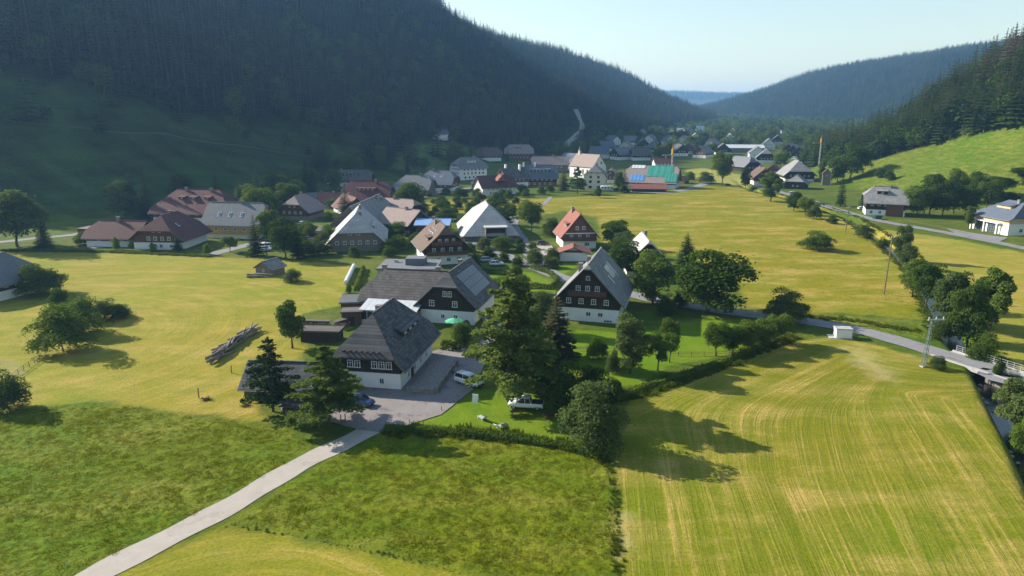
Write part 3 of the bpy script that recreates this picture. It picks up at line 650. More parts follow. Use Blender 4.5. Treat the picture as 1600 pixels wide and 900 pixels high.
scatter('forest', pos[rest], size[rest], pick[rest], FOREST, 'dense conifer forest covering the valley hillsides', 'forest', 5)
print('FOREST', n, len(rest))
# ------------------------------------------------------------------ building materials
M_SLATE = courses('slate_roof', (0.036, 0.036, 0.040), (0.145, 0.142, 0.145), 0.42, 0.8, 0.7, streak=0.4, patch=(0.12, 0.118, 0.10))
M_SHINGLE = courses('grey_shingle_roof', (0.15, 0.148, 0.15), (0.31, 0.30, 0.295), 0.45, 0.9, 0.75, streak=0.7, patch=(0.36, 0.35, 0.345))
M_PALE = courses('pale_shingle_roof', (0.30, 0.29, 0.285), (0.50, 0.485, 0.465), 0.5, 1.0, 0.7, streak=0.7)
M_BROWN = courses('brown_tile_roof', (0.085, 0.058, 0.046), (0.16, 0.11, 0.086), 0.3, 0.35, 0.75)
M_MAUVE = courses('faded_brown_roof', (0.26, 0.20, 0.18), (0.33, 0.255, 0.225), 0.3, 0.4, 0.75)
M_RED = courses('red_tile_roof', (0.205, 0.080, 0.062), (0.30, 0.118, 0.090), 0.3, 0.35, 0.75, patch=(0.22, 0.10, 0.075))
M_DRED = courses('dark_red_tile_roof', (0.095, 0.038, 0.038), (0.155, 0.064, 0.060), 0.3, 0.35, 0.75)
M_BLUE = courses('blue_grey_tile_roof', (0.085, 0.105, 0.14), (0.12, 0.14, 0.18), 0.32, 0.35, 0.6, patch=(0.13, 0.15, 0.18))
M_GREYT = courses('grey_tile_roof', (0.14, 0.145, 0.155), (0.20, 0.205, 0.215), 0.32, 0.35, 0.7)
M_BARNR = courses('old_brown_roof', (0.075, 0.065, 0.060), (0.165, 0.145, 0.135), 0.45, 0.8, 0.8)
M_TIN = plain('tin_roof', (0.55, 0.56, 0.57), 0.4, 0.15, 0.7, spec=0.5)
M_BLUESHEET = plain('blue_sheet_roof', (0.22, 0.36, 0.60), 0.5, 0.12, 0.5)
M_WOOD = boards('dark_wood', (0.030, 0.021, 0.017), (0.055, 0.038, 0.030))
M_WOODB = boards('brown_wood', (0.10, 0.050, 0.032), (0.15, 0.080, 0.050))
M_WOODR = boards('red_brown_wood', (0.14, 0.060, 0.045), (0.19, 0.085, 0.062))
M_WOODG = courses('grey_wall_shingle', (0.17, 0.145, 0.12), (0.24, 0.205, 0.175), 0.24, 0.3, 0.85)
M_WHITE = plain('white_render', (0.80, 0.79, 0.77), 0.85, 0.10, 0.6)
M_CREAM = plain('cream_render', (0.66, 0.60, 0.50), 0.85, 0.10, 0.6)
M_YELLOW = plain('yellow_render', (0.52, 0.32, 0.11), 0.85, 0.12, 0.6)
M_PEACH = plain('peach_render', (0.60, 0.42, 0.25), 0.85, 0.12, 0.6)
M_STONE = plain('rubble_stone', (0.30, 0.27, 0.24), 0.9, 0.5, 2.5, bmp=0.6)
M_CONC = plain('concrete', (0.42, 0.41, 0.39), 0.9, 0.25, 1.2)
M_FRAME = plain('white_frame', (0.78, 0.77, 0.74), 0.5, 0.08, 2.0)
M_DARKTRIM = plain('dark_trim', (0.045, 0.035, 0.03), 0.7, 0.3, 2.0)
M_METAL = plain('galvanised_metal', (0.45, 0.47, 0.47), 0.45, 0.2, 2.0, spec=0.5, metal=0.5)
def glass_mat(name, c, rough=0.08):
    m, nt, b = nodes(name); b.inputs['Base Color'].default_value = (*c, 1); b.inputs['Roughness'].default_value = rough
    b.inputs['Specular IOR Level'].default_value = 0.6; return m
M_GLASS = glass_mat('window_glass', (0.025, 0.03, 0.036)); M_SOLAR = glass_mat('solar_glass', (0.012, 0.014, 0.022), 0.12)
M_SKYL = glass_mat('skylight_glass', (0.10, 0.13, 0.16), 0.05)
WIN = {}
BUILT = []
def window_meshes(w, h, frame):
    """a casement with frame, mullion and transom; its pane set back behind them"""
    k = (round(w, 2), round(h, 2), frame.name)
    if k in WIN: return WIN[k]
    a = MB(); t = 0.11 if w > 0.8 else 0.09
    a.box((0, 0, h / 2 - t / 2), (w, 0.12, t)); a.box((0, 0, -h / 2 + t / 2), (w + 0.16, 0.20, t))
    a.box((-w / 2 + t / 2, 0, 0), (t, 0.12, h - 2 * t)); a.box((w / 2 - t / 2, 0, 0), (t, 0.12, h - 2 * t))
    n = 1 if w < 1.5 else 2
    for j in range(n): a.box((w * ((j + 1) / (n + 1) - 0.5), 0, 0), (t * 0.7, 0.10, h - 2 * t))
    if h > 1.0: a.box((0, 0.003, h * 0.12), (w - 2 * t, 0.085, t * 0.5))
    p = MB(); p.box((0, 0.01, 0), (w - t, 0.06, h - t))
    WIN[k] = (a.mesh('window', frame), p.mesh('pane', M_GLASS)); return WIN[k]
SIDE = {'S': (0, -1, 0.0), 'N': (0, 1, math.pi), 'E': (1, 0, math.pi / 2), 'W': (-1, 0, -math.pi / 2)}
def house(label, at, rot, L, W, he, hr, roof, upper, lower=None, plinth=0.0, hip=(1.0, 1.0), oh=(0.9, 0.9), wins=(), chim=(), name='house', cat='house',
          frame=None, balc=(), dorm=(), sol=(), sky_=(), group=None, z=None, extra=None, inset=None, door=None, thick=0.28):
    """ridge along local Y; near gable is side S. hip: how far up each gable reaches (1 = full gable, 0 = full hip), near then far.
    at: base centre; rot: degrees of the ridge clockwise from straight away."""
    frame = frame or M_FRAME
    x0, y0 = at; z = H1(x0, y0) - 0.05 if z is None else z
    root = thing(name, label, cat, (x0, y0, z), -math.radians(rot), group)
    BUILT.append((x0, y0, math.hypot(L, W) / 2 + 1.0))
    sl = (hr - he) / (W / 2); lower = lower or upper; zt = lambda xx: hr - abs(xx) * sl
    body_top = min(hip[0], hip[1])
    def wall(nm, zb, ztop, ww, ll, mat, gab):
        mb = MB(); hw, hl = ww / 2, ll / 2
        if not gab: mb.box((0, 0, (zb + ztop) / 2), (ww, ll, ztop - zb))
        else:
            for sgn, kk in ((-1, hip[0]), (1, hip[1])):                # each half up to its own gable height
                zk = he + (hr - he) * kk - thick * 1.2; xk = max((hr - thick * 1.2 - zk) / sl, 0.001)
                sec = [(-hw, zb), (hw, zb), (hw, hr - thick * 1.2 - hw * sl)] + ([(xk, zk), (-xk, zk)] if kk < 0.999 else [(0, hr - thick * 1.2)]) + [(-hw, hr - thick * 1.2 - hw * sl)]
                if sgn < 0: mb.prism([(a, -hl, b) for a, b in sec], (0, hl, 0))
                else: mb.prism([(a, hl, b) for a, b in reversed(sec)], (0, -hl, 0))
        link(nm, mb.mesh(nm, mat), root)
    if plinth > 0.05:
        wall('lower_wall', -1.2, plinth, W, L, lower, False); wall('upper_wall', plinth + 0.002, 0, W + 0.16, L + 0.16, upper, True)
    else: wall('wall', -1.2, 0, W, L, upper, True)
    # roof slab
    ex, ey = W / 2 + oh[0], L / 2 + oh[1]; ze = hr - ex * sl; mb = MB()
    def endpts(kk, s):
        zk = ze + (hr - ze) * kk
        if kk > 0.999: return [(0, s * ey, hr)], [(0, s * ey, hr)], zk
        xk = (hr - zk) / sl; ins = inset if inset is not None else (hr - zk) / max(sl, 0.9)
        return (xk, s * ey, zk), (0, s * (ey - ins), hr), zk
    top = {}
    for s, kk in ((-1, hip[0]), (1, hip[1])):
        k_, r_, zk = endpts(kk, s); top[s] = (None, r_[0]) if kk > 0.999 else (k_, r_)
    for sx in (-1, 1):
        pts = [(sx * ex, -ey, ze), (sx * ex, ey, ze)]
        if top[1][0]: pts.append((sx * top[1][0][0], top[1][0][1], top[1][0][2]))
        pts += [top[1][1], top[-1][1]]
        if top[-1][0]: pts.append((sx * top[-1][0][0], top[-1][0][1], top[-1][0][2]))
        if sx < 0: pts = pts[::-1]
        mb.prism(pts[::-1], (0, 0, -thick)) if False else mb.prism([(p[0], p[1], p[2] - thick) for p in pts][::-1], (0, 0, thick))
    for s in (-1, 1):
        if top[s][0]:
            k_, r_ = top[s]; pts = [(k_[0], k_[1], k_[2]), r_, (-k_[0], k_[1], k_[2])]
            if s > 0: pts = pts[::-1]
            mb.prism([(p[0], p[1], p[2] - thick * 0.9 + 0.004) for p in pts], (0, 0, thick * 0.9))
    rf = link('roof', mb.mesh('roof', roof), root)
    rb = MB(); rb.box((0, (top[1][1][1] + top[-1][1][1]) / 2, hr + 0.03), (0.34, abs(top[1][1][1] - top[-1][1][1]), 0.16)); link('ridge_cap', rb.mesh('ridge_cap', roof), rf)
    for sx in (-1, 1):
        gt = MB(); gt.box((sx * (ex + 0.05), 0, ze - thick * 0.6), (0.14, 2 * ey - 0.1, 0.12)); link('gutter', gt.mesh('gutter', M_METAL), rf)
        for sy in (-1, 1):
            k_ = top[sy][0] or (0, sy * ey, hr); vb = MB(); vb.tube((sx * (k_[0] if top[sy][0] else 0.05), sy * (ey + 0.02), k_[2] - 0.16), (sx * ex, sy * (ey + 0.02), ze - 0.16), 0.13, 0.13, 4); link('verge_board', vb.mesh('verge_board', M_WOODG), rf)
    for cx, cy_, ch in chim:
        c = MB(); c.box((cx, cy_, zt(cx) + ch / 2 - 0.4), (0.75, 0.95, ch + 0.8)); c.box((cx, cy_, zt(cx) + ch + 0.06), (0.95, 1.15, 0.12)); link('chimney', c.mesh('chimney', M_STONE if ch > 0 else M_WHITE), rf)
    # windows: (side, z, n, width, height, span, shift)
    for sd, zc, n, ww, hh, span, sh in wins:
        dx, dy, rz = SIDE[sd]; fm, pm = window_meshes(ww, hh, frame); off = 0.08 if zc > plinth > 0.05 else 0.0
        for k in range(n):
            t = sh + (span * ((k + 0.5) / n - 0.5) if n > 1 else 0)
            if dx: loc = (dx * (W / 2 + off + 0.035), t, zc)
            else: loc = (t, dy * (L / 2 + off + 0.035), zc)
            o = link('window', fm, root, loc, rz); link('pane', pm, o)
    if door:
        sd, t, dw, dh, dm = door; dx, dy, rz = SIDE[sd]; mb = MB(); mb.box((0, 0, dh / 2), (dw, 0.14, dh)); mb.box((0, 0.02, dh + 0.08), (dw + 0.3, 0.2, 0.16))
        link('door', mb.mesh('door', dm), root, (dx * (W / 2 + 0.05), t, 0) if dx else (t, dy * (L / 2 + 0.05), 0), rz)
    for sd, zc, ln, dp, sh in balc:
        dx, dy, rz = SIDE[sd]; off = (W if dx else L) / 2 + 0.10
        loc = (dx * off, sh, zc) if dx else (sh, dy * off, zc)
        mb = MB(); mb.box((0, -dp / 2, -0.1), (ln, dp, 0.16)); b = link('balcony', mb.mesh('balcony', M_WOODB), root, loc, rz)
        rl = MB(); nb = max(4, int(ln / 0.3))
        for k in range(nb): rl.box((-ln / 2 + ln * (k + 0.5) / nb, -dp + 0.05, 0.45), (ln / nb * 0.82, 0.05, 0.85))
        rl.box((0, -dp + 0.05, 0.93), (ln + 0.1, 0.14, 0.1)); rl.box((-ln / 2 + 0.03, -dp / 2, 0.45), (0.05, dp, 0.85)); rl.box((ln / 2 - 0.03, -dp / 2, 0.45), (0.05, dp, 0.85))
        link('railing', rl.mesh('railing', M_WOODB), b)
    # dormers: side sign, y centre, length, distance from ridge of the front, height, kind
    for sx, yc, ln, dfront, dh in dorm:
        zf = hr - dfront * sl; mb = MB(); th = 0.16; x1 = dfront * sx; zr = zf + dh
        back = max(0.25, dfront - (dh + 0.0) / max(sl - 0.22, 0.2)); zb = hr - back * sl
        pts = [(x1, zf - 0.2), (x1, zr), (back * sx, zb - 0.1), (back * sx, zb - 0.4)]
        sec = [(p[0], yc - ln / 2, p[1]) for p in pts]
        mb.prism(sec if sx > 0 else sec[::-1], (0, ln, 0)); d_ = link('dormer', mb.mesh('dormer', upper), root)
        rm = MB(); q_ = [(x1 + 0.5 * sx, zr - 0.02), (x1 + 0.5 * sx, zr + th), ((back - 0.15) * sx, zb + th + 0.1), ((back - 0.15) * sx, zb)]
        sec = [(p[0], yc - ln / 2 - 0.3, p[1]) for p in q_]; rm.prism(sec if sx > 0 else sec[::-1], (0, ln + 0.6, 0)); link('dormer_roof', rm.mesh('dormer_roof', roof), d_)
        n = max(1, int(ln / 2.2)); hh = min(1.0, dh * 0.7); fm, pm = window_meshes(0.9, hh, frame)
        for k in range(n):
            o = link('window', fm, d_, (x1 + 0.04 * sx, yc + ln * ((k + 0.5) / n - 0.5) * 0.9, zf + dh * 0.52), math.pi / 2 * sx)
    def on_slope(nm, sx, yc, d0, d1, ln, lift, mat, parent):
        mb = MB(); a, b = zt(d0) + lift, zt(d1) + lift; t = 0.07
        mb.hexa([(sx * d0, yc - ln / 2, a), (sx * d1, yc - ln / 2, b), (sx * d1, yc + ln / 2, b), (sx * d0, yc + ln / 2, a)] + [(sx * d0, yc - ln / 2, a + t), (sx * d1, yc - ln / 2, b + t), (sx * d1, yc + ln / 2, b + t), (sx * d0, yc + ln / 2, a + t)])
        return link(nm, mb.mesh(nm, mat), parent)
    for sx, yc, d0, d1, ln, ny_, nd in sol:                          # solar panels: a field of separate modules
        for i in range(ny_):
            for j in range(nd):
                s0 = d0 + (d1 - d0) * j / nd; s1 = d0 + (d1 - d0) * (j + 1) / nd - 0.05
                on_slope('solar_panel', sx, yc + ln * ((i + 0.5) / ny_ - 0.5), s0, s1, ln / ny_ - 0.06, 0.06, M_SOLAR, rf)
    for sx, yc, d0, d1, ln in sky_:
        f = on_slope('skylight', sx, yc, d0, d1, ln, 0.05, M_FRAME, rf)
        on_slope('skylight_pane', sx, yc, d0 + 0.12, d1 - 0.12, ln - 0.24, 0.10, M_SKYL, rf)
    if extra: extra(root, rf, locals())
    return root
def part(nm, mat, parent, *boxes, loc=(0, 0, 0), rz=0.0):
    mb = MB()
    for b in boxes: mb.box(b[0], b[1], 0, b[2] if len(b) > 2 else 0)
    return link(nm, mb.mesh(nm, mat), parent, loc, rz)
def ridge(u1, v1, u2, v2, hr, ext=0.0):
    """centre, bearing and length from the two surveyed ends of a ridge at height hr"""
    a, b = Vector(G(u1, v1, hr)), Vector(G(u2, v2, hr)); d = b - a
    return ((a + b) / 2)[:], math.degrees(math.atan2(d.x, d.y)), d.length + ext
# ------------------------------------------------------------------ the houses, near to far
def flat_block(label, at, rot, L, W, h, wall, roofm, name='outbuilding', cat='building', z=None, wins=(), door=None, over=0.35):
    """a low block under a slightly overhanging slab roof"""
    zz = H1(*at) - 0.05 if z is None else z
    root = thing(name, label, cat, (at[0], at[1], zz), -math.radians(rot))
    part('wall', wall, root, ((0, 0, h / 2 - 0.5), (W, L, h + 1))); r_ = part('roof', roofm, root, ((0, 0, h + 0.112), (W + 2 * over, L + 2 * over, 0.22)))
    part('roof_edge', M_DARKTRIM, r_, ((0, -L / 2 - over + 0.05, h + 0.27), (W + 2 * over, 0.1, 0.09)), ((0, L / 2 + over - 0.05, h + 0.27), (W + 2 * over, 0.1, 0.09)))
    for sd, zc, n, ww, hh, span, sh in wins:
        dx, dy, rz = SIDE[sd]; fm, pm = window_meshes(ww, hh, M_FRAME)
        for k in range(n):
            t = sh + (span * ((k + 0.5) / n - 0.5) if n > 1 else 0)
            o = link('window', fm, root, (dx * (W / 2 + 0.035), t, zc) if dx else (t, dy * (L / 2 + 0.035), zc), rz); link('pane', pm, o)
    if door:
        sd, t, dw, dh, dm = door; dx, dy, rz = SIDE[sd]; mb = MB(); mb.box((0, 0, dh / 2), (dw, 0.12, dh))
        link('door', mb.mesh('door', dm), root, (dx * (W / 2 + 0.04), t, 0) if dx else (t, dy * (L / 2 + 0.04), 0), rz)
    return root
def log_ends(root, rf, lo):
    for k in range(7):
        mb = MB(); mb.tube((-3.2 + k * 0.95, -lo['L'] / 2 - 1.0, 6.25), (-3.2 + k * 0.95, -lo['L'] / 2 - 0.05, 6.25), 0.16, 0.16, 8); link('beam_end', mb.mesh('beam_end', M_WOODB), root)
house('big dark farmhouse with hipped slate roof beside the car park', (-21.6, 111.6), 10, 17.5, 11.4, 5.0, 11.2, M_SLATE, M_WOOD, M_WHITE, 2.7, (0.24, 0.3), (1.3, 1.3),
      [('S', 4.0, 3, 0.95, 1.25, 3.6, 2.7), ('S', 4.0, 2, 0.95, 1.25, 2.4, -1.9), ('S', 1.35, 1, 0.8, 1.0, 0, 2.6), ('S', 1.35, 1, 0.8, 1.0, 0, -2.0), ('E', 3.9, 5, 1.0, 1.2, 14, 0), ('E', 1.4, 4, 1.0, 1.2, 13, 0)],
      [(-2.2, 3.5, 1.3)], name='farmhouse', dorm=[(1, 1.5, 8.5, 4.1, 0.95)], extra=log_ends, door=('E', -3.0, 1.2, 2.1, M_WOODB))
house('long brown-roofed farmhouse wing behind the white sunroom', (-21.8, 148.6), 101, 19, 12, 4.4, 9.2, M_BARNR, M_WOOD, M_WHITE, 1.6, (0.35, 1), (1.0, 0.8), [('E', 3.0, 5, 1.0, 1.2, 14, 0)], [(-1.2, -7, 1.4), (-0.8, 5.5, 1.2)], name='farmhouse')
house('gabled farmhouse wing with dark solar roof and white ground floor', (-11.6, 146.2), 13, 17, 11.5, 5.0, 10.6, M_SLATE, M_WOOD, M_WHITE, 2.9, (0.62, 1), (1.2, 1.0),
      [('S', 4.3, 1, 1.1, 1.3, 0, -3.2), ('S', 6.4, 2, 0.8, 1.2, 2.2, 0.2), ('S', 1.6, 2, 0.9, 0.9, 5.5, 0.5), ('S', 4.3, 1, 1.1, 1.3, 0, 1.8)], [(-1.0, 4.5, 1.3)], name='farmhouse', sol=[(1, 0.5, 1.2, 5.4, 12, 7, 3)], sky_=[(-1, -3.5, 1.6, 2.9, 0.9), (-1, -1.8, 1.6, 2.9, 0.9)])
# sunroom with white sheet roof, its bays standing in front of the wing
sr = thing('sunroom', 'white framed sunroom with pale sheet roof on the farmhouse front', 'sunroom', (-25.2, 139.4, -0.05), math.radians(-11 + 0))
for k in range(10):
    mb = MB(); xx = -5.6 + k * 1.25; mb.hexa([(xx - 0.6, -2.6, 2.95), (xx + 0.6, -2.6, 2.95), (xx + 0.6, 2.6, 4.0), (xx - 0.6, 2.6, 4.0), (xx - 0.6, -2.6, 3.05), (xx + 0.6, -2.6, 3.05), (xx + 0.6, 2.6, 4.1), (xx - 0.6, 2.6, 4.1)]); link('roof_panel', mb.mesh('roof_panel', M_TIN), sr)
part('frame', M_FRAME, sr, *[((-6 + k * 1.5, -2.4, 1.4), (0.12, 0.12, 3.0)) for k in range(9)], ((0, -2.4, 2.85), (12.4, 0.16, 0.16)), ((0, -2.4, 0.9), (12.4, 0.14, 0.1)))
part('lower_wall', M_WHITE, sr, ((0, -2.38, 0.35), (12.2, 0.2, 1.0)))
for k in range(8): part('pane', M_GLASS, sr, ((-5.25 + k * 1.5, -2.4, 1.85), (1.36, 0.05, 1.8)))
flat_block('small brown timber shed beside the sunroom', (-33.2, 138.4), -8, 3.6, 3.8, 2.7, M_WOODB, M_BARNR, 'shed', 'shed', door=('S', 0, 1.0, 1.9, M_WOOD))
flat_block('low lean-to with pale sheet roof left of the sunroom', (-34.6, 146.5), -8, 7, 5.0, 3.0, M_WOODB, M_GREYT, 'shed', 'shed')
fb = flat_block('grey flat-roofed annexe behind the brown farmhouse wing', (-26.5, 176), 2, 12, 14.5, 4.4, M_CONC, M_GREYT, 'annexe', 'building'); part('roof_box', M_GREYT, fb, ((1.6, 0.5, 5.4), (5, 4.2, 1.9))); part('roof_vent', M_METAL, fb, ((-4, 2, 4.9), (0.9, 0.9, 0.9)))
house('dark wooden chalet with balconies and brown half-hipped roof', (-21.2, 205), -16, 17, 12.6, 5.6, 11.2, M_BROWN, M_WOOD, M_WHITE, 2.8, (0.7, 0.7), (1.5, 1.2), [('S', 4.4, 4, 1.0, 1.2, 10, 0), ('S', 7.0, 3, 0.9, 1.1, 6, 0), ('S', 1.5, 3, 1.2, 1.2, 9, 0.5)], [(-1.0, 3, 1.2)], name='chalet',
      balc=[('S', 3.1, 12.0, 1.2, 0), ('S', 5.9, 9.0, 1.0, 0)], sky_=[(-1, -3, 2.2, 3.2, 0.9), (-1, 0, 2.2, 3.2, 0.9), (-1, 3, 2.2, 3.2, 0.9)], dorm=[(-1, -4.5, 4.0, 4.9, 0.8)])
house('tall black gabled chalet with solar roof beside the bend of the road', (18.2, 148.6), 15, 19, 13.2, 5.2, 12.4, M_SHINGLE, M_WOOD, M_WHITE, 2.9, (0.9, 0.9), (1.3, 1.1), [('S', 4.4, 4, 1.0, 1.2, 10.5, 0), ('S', 7.2, 3, 0.95, 1.1, 6.0, 0), ('S', 9.4, 1, 0.8, 0.9, 0, 0), ('S', 1.7, 2, 1.1, 1.0, 5, 1.5), ('S', 0.4, 1, 1.8, 0.6, 0, 4.4), ('E', 4.2, 5, 1, 1.2, 15, 0)],
      [(-2.4, -4.5, 1.6), (-1.6, 2, 1.0)], name='chalet', sol=[(1, 0.5, 2.2, 4.4, 4.5, 3, 2)], sky_=[(1, 3.9, 2.0, 4.8, 0.8), (1, -3.2, 3.4, 4.8, 0.8), (-1, 0.0, 2.4, 3.4, 0.8)], balc=[('S', 5.9, 8.0, 1.1, 0)])
house('brick-red gabled house with tile-hung front and white base', (21.2, 227.5), -6, 13, 10.8, 5.0, 11.6, M_RED, M_WOODR, M_WHITE, 2.6, (0.93, 0.93), (1.1, 0.9), [('S', 6.8, 2, 1.0, 1.2, 4.2, 0.2), ('S', 1.5, 1, 1.7, 1.2, 0, 2.4), ('S', 4.0, 3, 1.0, 1.2, 8, 0)], [(-0.7, 2.5, 1.7)], dorm=[(-1, -2.2, 5.0, 3.9, 1.0)], balc=[('S', 2.9, 10.8, 1.1, 0)], extra=lambda ro, rf, lo: part('white_band', M_FRAME, ro, ((0, -6.66, 5.1), (11.6, 0.25, 0.3))))
g_ = house('white double garage under a low red tiled gable roof', (18.4, 204.6), 4, 6.5, 9.0, 2.7, 4.3, M_RED, M_WHITE, None, 0, (1, 1), (0.8, 0.7), name='garage', cat='garage')
part('garage_door', M_FRAME, g_, ((-1.9, -3.32, 1.15), (4.4, 0.12, 2.3))); part('gable_boards', M_WOODB, g_, ((0, -3.35, 3.0), (5.6, 0.15, 0.7)))
for k in range(4): part('door_rail', M_CONC, g_, ((-1.9, -3.385, 0.45 + 0.5 * k), (4.3, 0.02, 0.05)))
house('small dark house with bright grey roof behind the tall black chalet', (37.2, 190.5), 3, 15, 11.4, 3.6, 9.4, M_PALE, M_WOOD, M_WHITE, 1.0, (0.92, 0.92), (1.0, 0.9), [('S', 3.0, 3, 1.0, 1.2, 7, 0), ('S', 5.6, 2, 0.9, 1.0, 3, 0)], [(0.6, 4.5, 1.4)])
bn = house('huge pale-roofed barn with open door in its hipped end', (-9.2, 252), -7, 33, 18, 2.6, 11.2, M_PALE, M_WOODG, None, 0, (0.08, 0.6), (1.4, 1.0), chim=[(0.5, 4, 1.2)], name='barn', cat='barn', inset=10.5)
part('doorway_shade', M_DARKTRIM, bn, ((1.5, -16.62, 2.1), (6.4, 0.12, 4.2))); part('door_canopy', M_PALE, bn, ((1.5, -16.6, 5.0), (8.0, 4.6, 0.25))); part('entrance_wall', M_WOODG, bn, ((-1.9, -17.2, 2.2), (0.3, 3.0, 5.3)), ((4.9, -17.2, 2.2), (0.3, 3.0, 5.3)))  # dark panel stands in for the shade inside the open doorway
house('old shingled farmhouse with broad pale roof and rows of small windows', (-51.6, 230), -9, 27, 15.6, 4.2, 11.6, M_PALE, M_WOODG, M_WOODG, 2.0, (0.42, 1), (1.7, 1.6), [('S', 2.9, 6, 1.05, 1.2, 14.2, 0), ('S', 5.9, 2, 1.1, 1.2, 5.2, -0.5), ('E', 2.8, 6, 1.0, 1.2, 22, 0)], [(1.2, -5, 1.2), (0.6, 7, 1.2)], name='farmhouse', dorm=[(1, -2, 11, 5.6, 0.8)])
house('long pale shingled barn continuing the old farmhouse uphill', (-56.2, 266), 4, 40, 14, 4.6, 10.6, M_SHINGLE, M_WOODG, None, 0, (1, 1), (1.4, 1.2), [('E', 2.8, 6, 0.9, 1.0, 30, 0)], [(1.0, 12, 1.4), (2.2, 15, 1.2)], name='barn', cat='barn')
flat_block('low dark lean-to at the side of the old shingled farmhouse', (-64.5, 243), -9, 13, 8, 3.2, M_WOODB, M_BARNR, 'shed', 'shed')
house('faded brown-roofed house with dark gable right of the old farmhouse', (-40.6, 258), 124, 15, 12, 4.2, 8.4, M_MAUVE, M_WOOD, None, 0, (1, 0.95), (1.2, 1.0), [('N', 3.0, 3, 1.0, 1.1, 7, 0), ('E', 2.6, 4, 0.9, 1.0, 11, 0)], [(0.4, 2, 1.0)])
house('second faded brown-roofed house set back behind the dark gable', (-46, 287), 118, 15, 12, 4.4, 8.6, M_MAUVE, M_WOOD, None, 0, (1, 0.6), (1.2, 1.0), [('N', 3.0, 3, 1.0, 1.1, 7, 0)], [(0.4, -3, 1.0)])
house('low hall with a plain sky-blue sheet roof', (-28.5, 251), 92, 11.5, 10, 4.2, 5.6, M_BLUESHEET, M_WOODB, None, 0, (1, 1), (0.7, 0.7), chim=[(0.6, 0, 1.0)], name='hall', cat='building', thick=0.18)
house('brown half-hipped house near the shaded foot of the hill', (-89, 291), 12, 14, 13.5, 4.4, 9.8, M_MAUVE, M_WOODB, M_STONE, 1.8, (0.5, 0.5), (1.2, 1.1), [('S', 3.2, 4, 1.0, 1.1, 10, 0), ('S', 5.8, 2, 0.9, 1.0, 4, 0)], [(-0.5, 2, 1.3)])
house('large dark red-roofed inn in the shade of the hill', GT(577, 321), 93, 21, 15, 5.0, 12.0, M_DRED, M_WOODB, M_WHITE, 2.2, (0.6, 0.6), (1.4, 1.2), [('E', 3.6, 7, 1.1, 1.3, 18, 0), ('E', 1.2, 5, 1.0, 1.1, 16, 0)], [(1.0, 4, 1.3)], name='inn', cat='inn', dorm=[(1, 0, 9, 4.6, 0.9)])
house('long red-roofed wing running down from the dark red inn', GT(548, 333), -28, 20, 10, 3.4, 8.0, M_DRED, M_WOODB, M_WHITE, 1.6, (1, 1), (1.0, 0.8), [('S', 2.6, 3, 1.0, 1.2, 6, 0)], [(0.5, 3, 1.0)], name='inn', cat='inn')
house('small red-roofed cottage beside the red-roofed inn', GT(519, 322), 80, 12, 8, 3.0, 6.2, M_RED, M_WHITE, None, 0, (1, 1), (0.8, 0.7), [('E', 1.6, 3, 1.0, 1.1, 8, 0)], [(0.4, 1, 1.0)], name='cottage')
house('dark roofed white-based house above the red inn', GT(548, 290), 88, 25, 13, 4.6, 9.6, M_BARNR, M_WOOD, M_WHITE, 2.6, (0.6, 0.6), (1.2, 1.1), [('E', 3.6, 6, 1.0, 1.2, 20, 0), ('E', 1.3, 4, 1.1, 1.2, 18, 0)], [(0.5, -5, 1.2)], dorm=[(1, 0, 12, 4.0, 0.9)])
house('white cottage under the trees near the shaded bus', GT(497, 318), 85, 11, 7, 2.9, 5.4, M_GREYT, M_WHITE, None, 0, (1, 1), (0.6, 0.6), [('E', 1.6, 3, 1.1, 1.1, 8, 0)], [(0.3, 2, 0.9)], name='cottage')
house('broad blue-grey roofed farmhouse lit on its long slope', GT(650, 303), 100, 18, 16, 4.2, 10.4, M_GREYT, M_WOODG, None, 0, (0.4, 0.6), (1.3, 1.2), [('E', 2.4, 5, 1.0, 1.1, 14, 0)], [(0.4, 3, 1.2)], name='farmhouse')
house('dark slate-roofed house with two skylights beside the blue-grey farmhouse', GT(689, 297), 104, 17, 15, 5.0, 11.4, M_BLUE, M_WOODB, M_WHITE, 2.0, (0.6, 0.5), (1.2, 1.2), [('E', 3.4, 5, 1.0, 1.1, 13, 0), ('N', 3.4, 3, 1, 1.1, 8, 0)], [(0.5, -4, 1.3)], sky_=[(1, -2, 3.0, 4.2, 1.4), (1, 2, 3.0, 4.2, 1.4)])
house('low grey shed with ridge roof left of the blue-grey farmhouse', GT(618, 305), 97, 13, 8, 2.8, 5.4, M_GREYT, M_WOOD, None, 0, (1, 1), (0.8, 0.7), name='shed', cat='shed')
house('three-storey white guesthouse with grey hipped roof on the shaded slope', GT(732, 279), 58, 20, 15, 8.2, 14.4, M_GREYT, M_WHITE, M_WHITE, 2.6, (0.35, 0.4), (1.2, 1.2), [('E', 6.8, 6, 1.1, 1.3, 17, 0), ('E', 4.2, 6, 1.1, 1.3, 17, 0), ('E', 1.5, 5, 1.1, 1.2, 16, 0), ('S', 6.8, 4, 1.1, 1.3, 11, 0), ('S', 4.2, 4, 1.1, 1.3, 11, 0), ('S', 9.2, 3, 1.0, 1.0, 6, 0)], [(0.8, 4, 1.3)], name='guesthouse', cat='guesthouse', frame=M_DARKTRIM, dorm=[(1, 0.5, 6, 4.2, 1.2)])
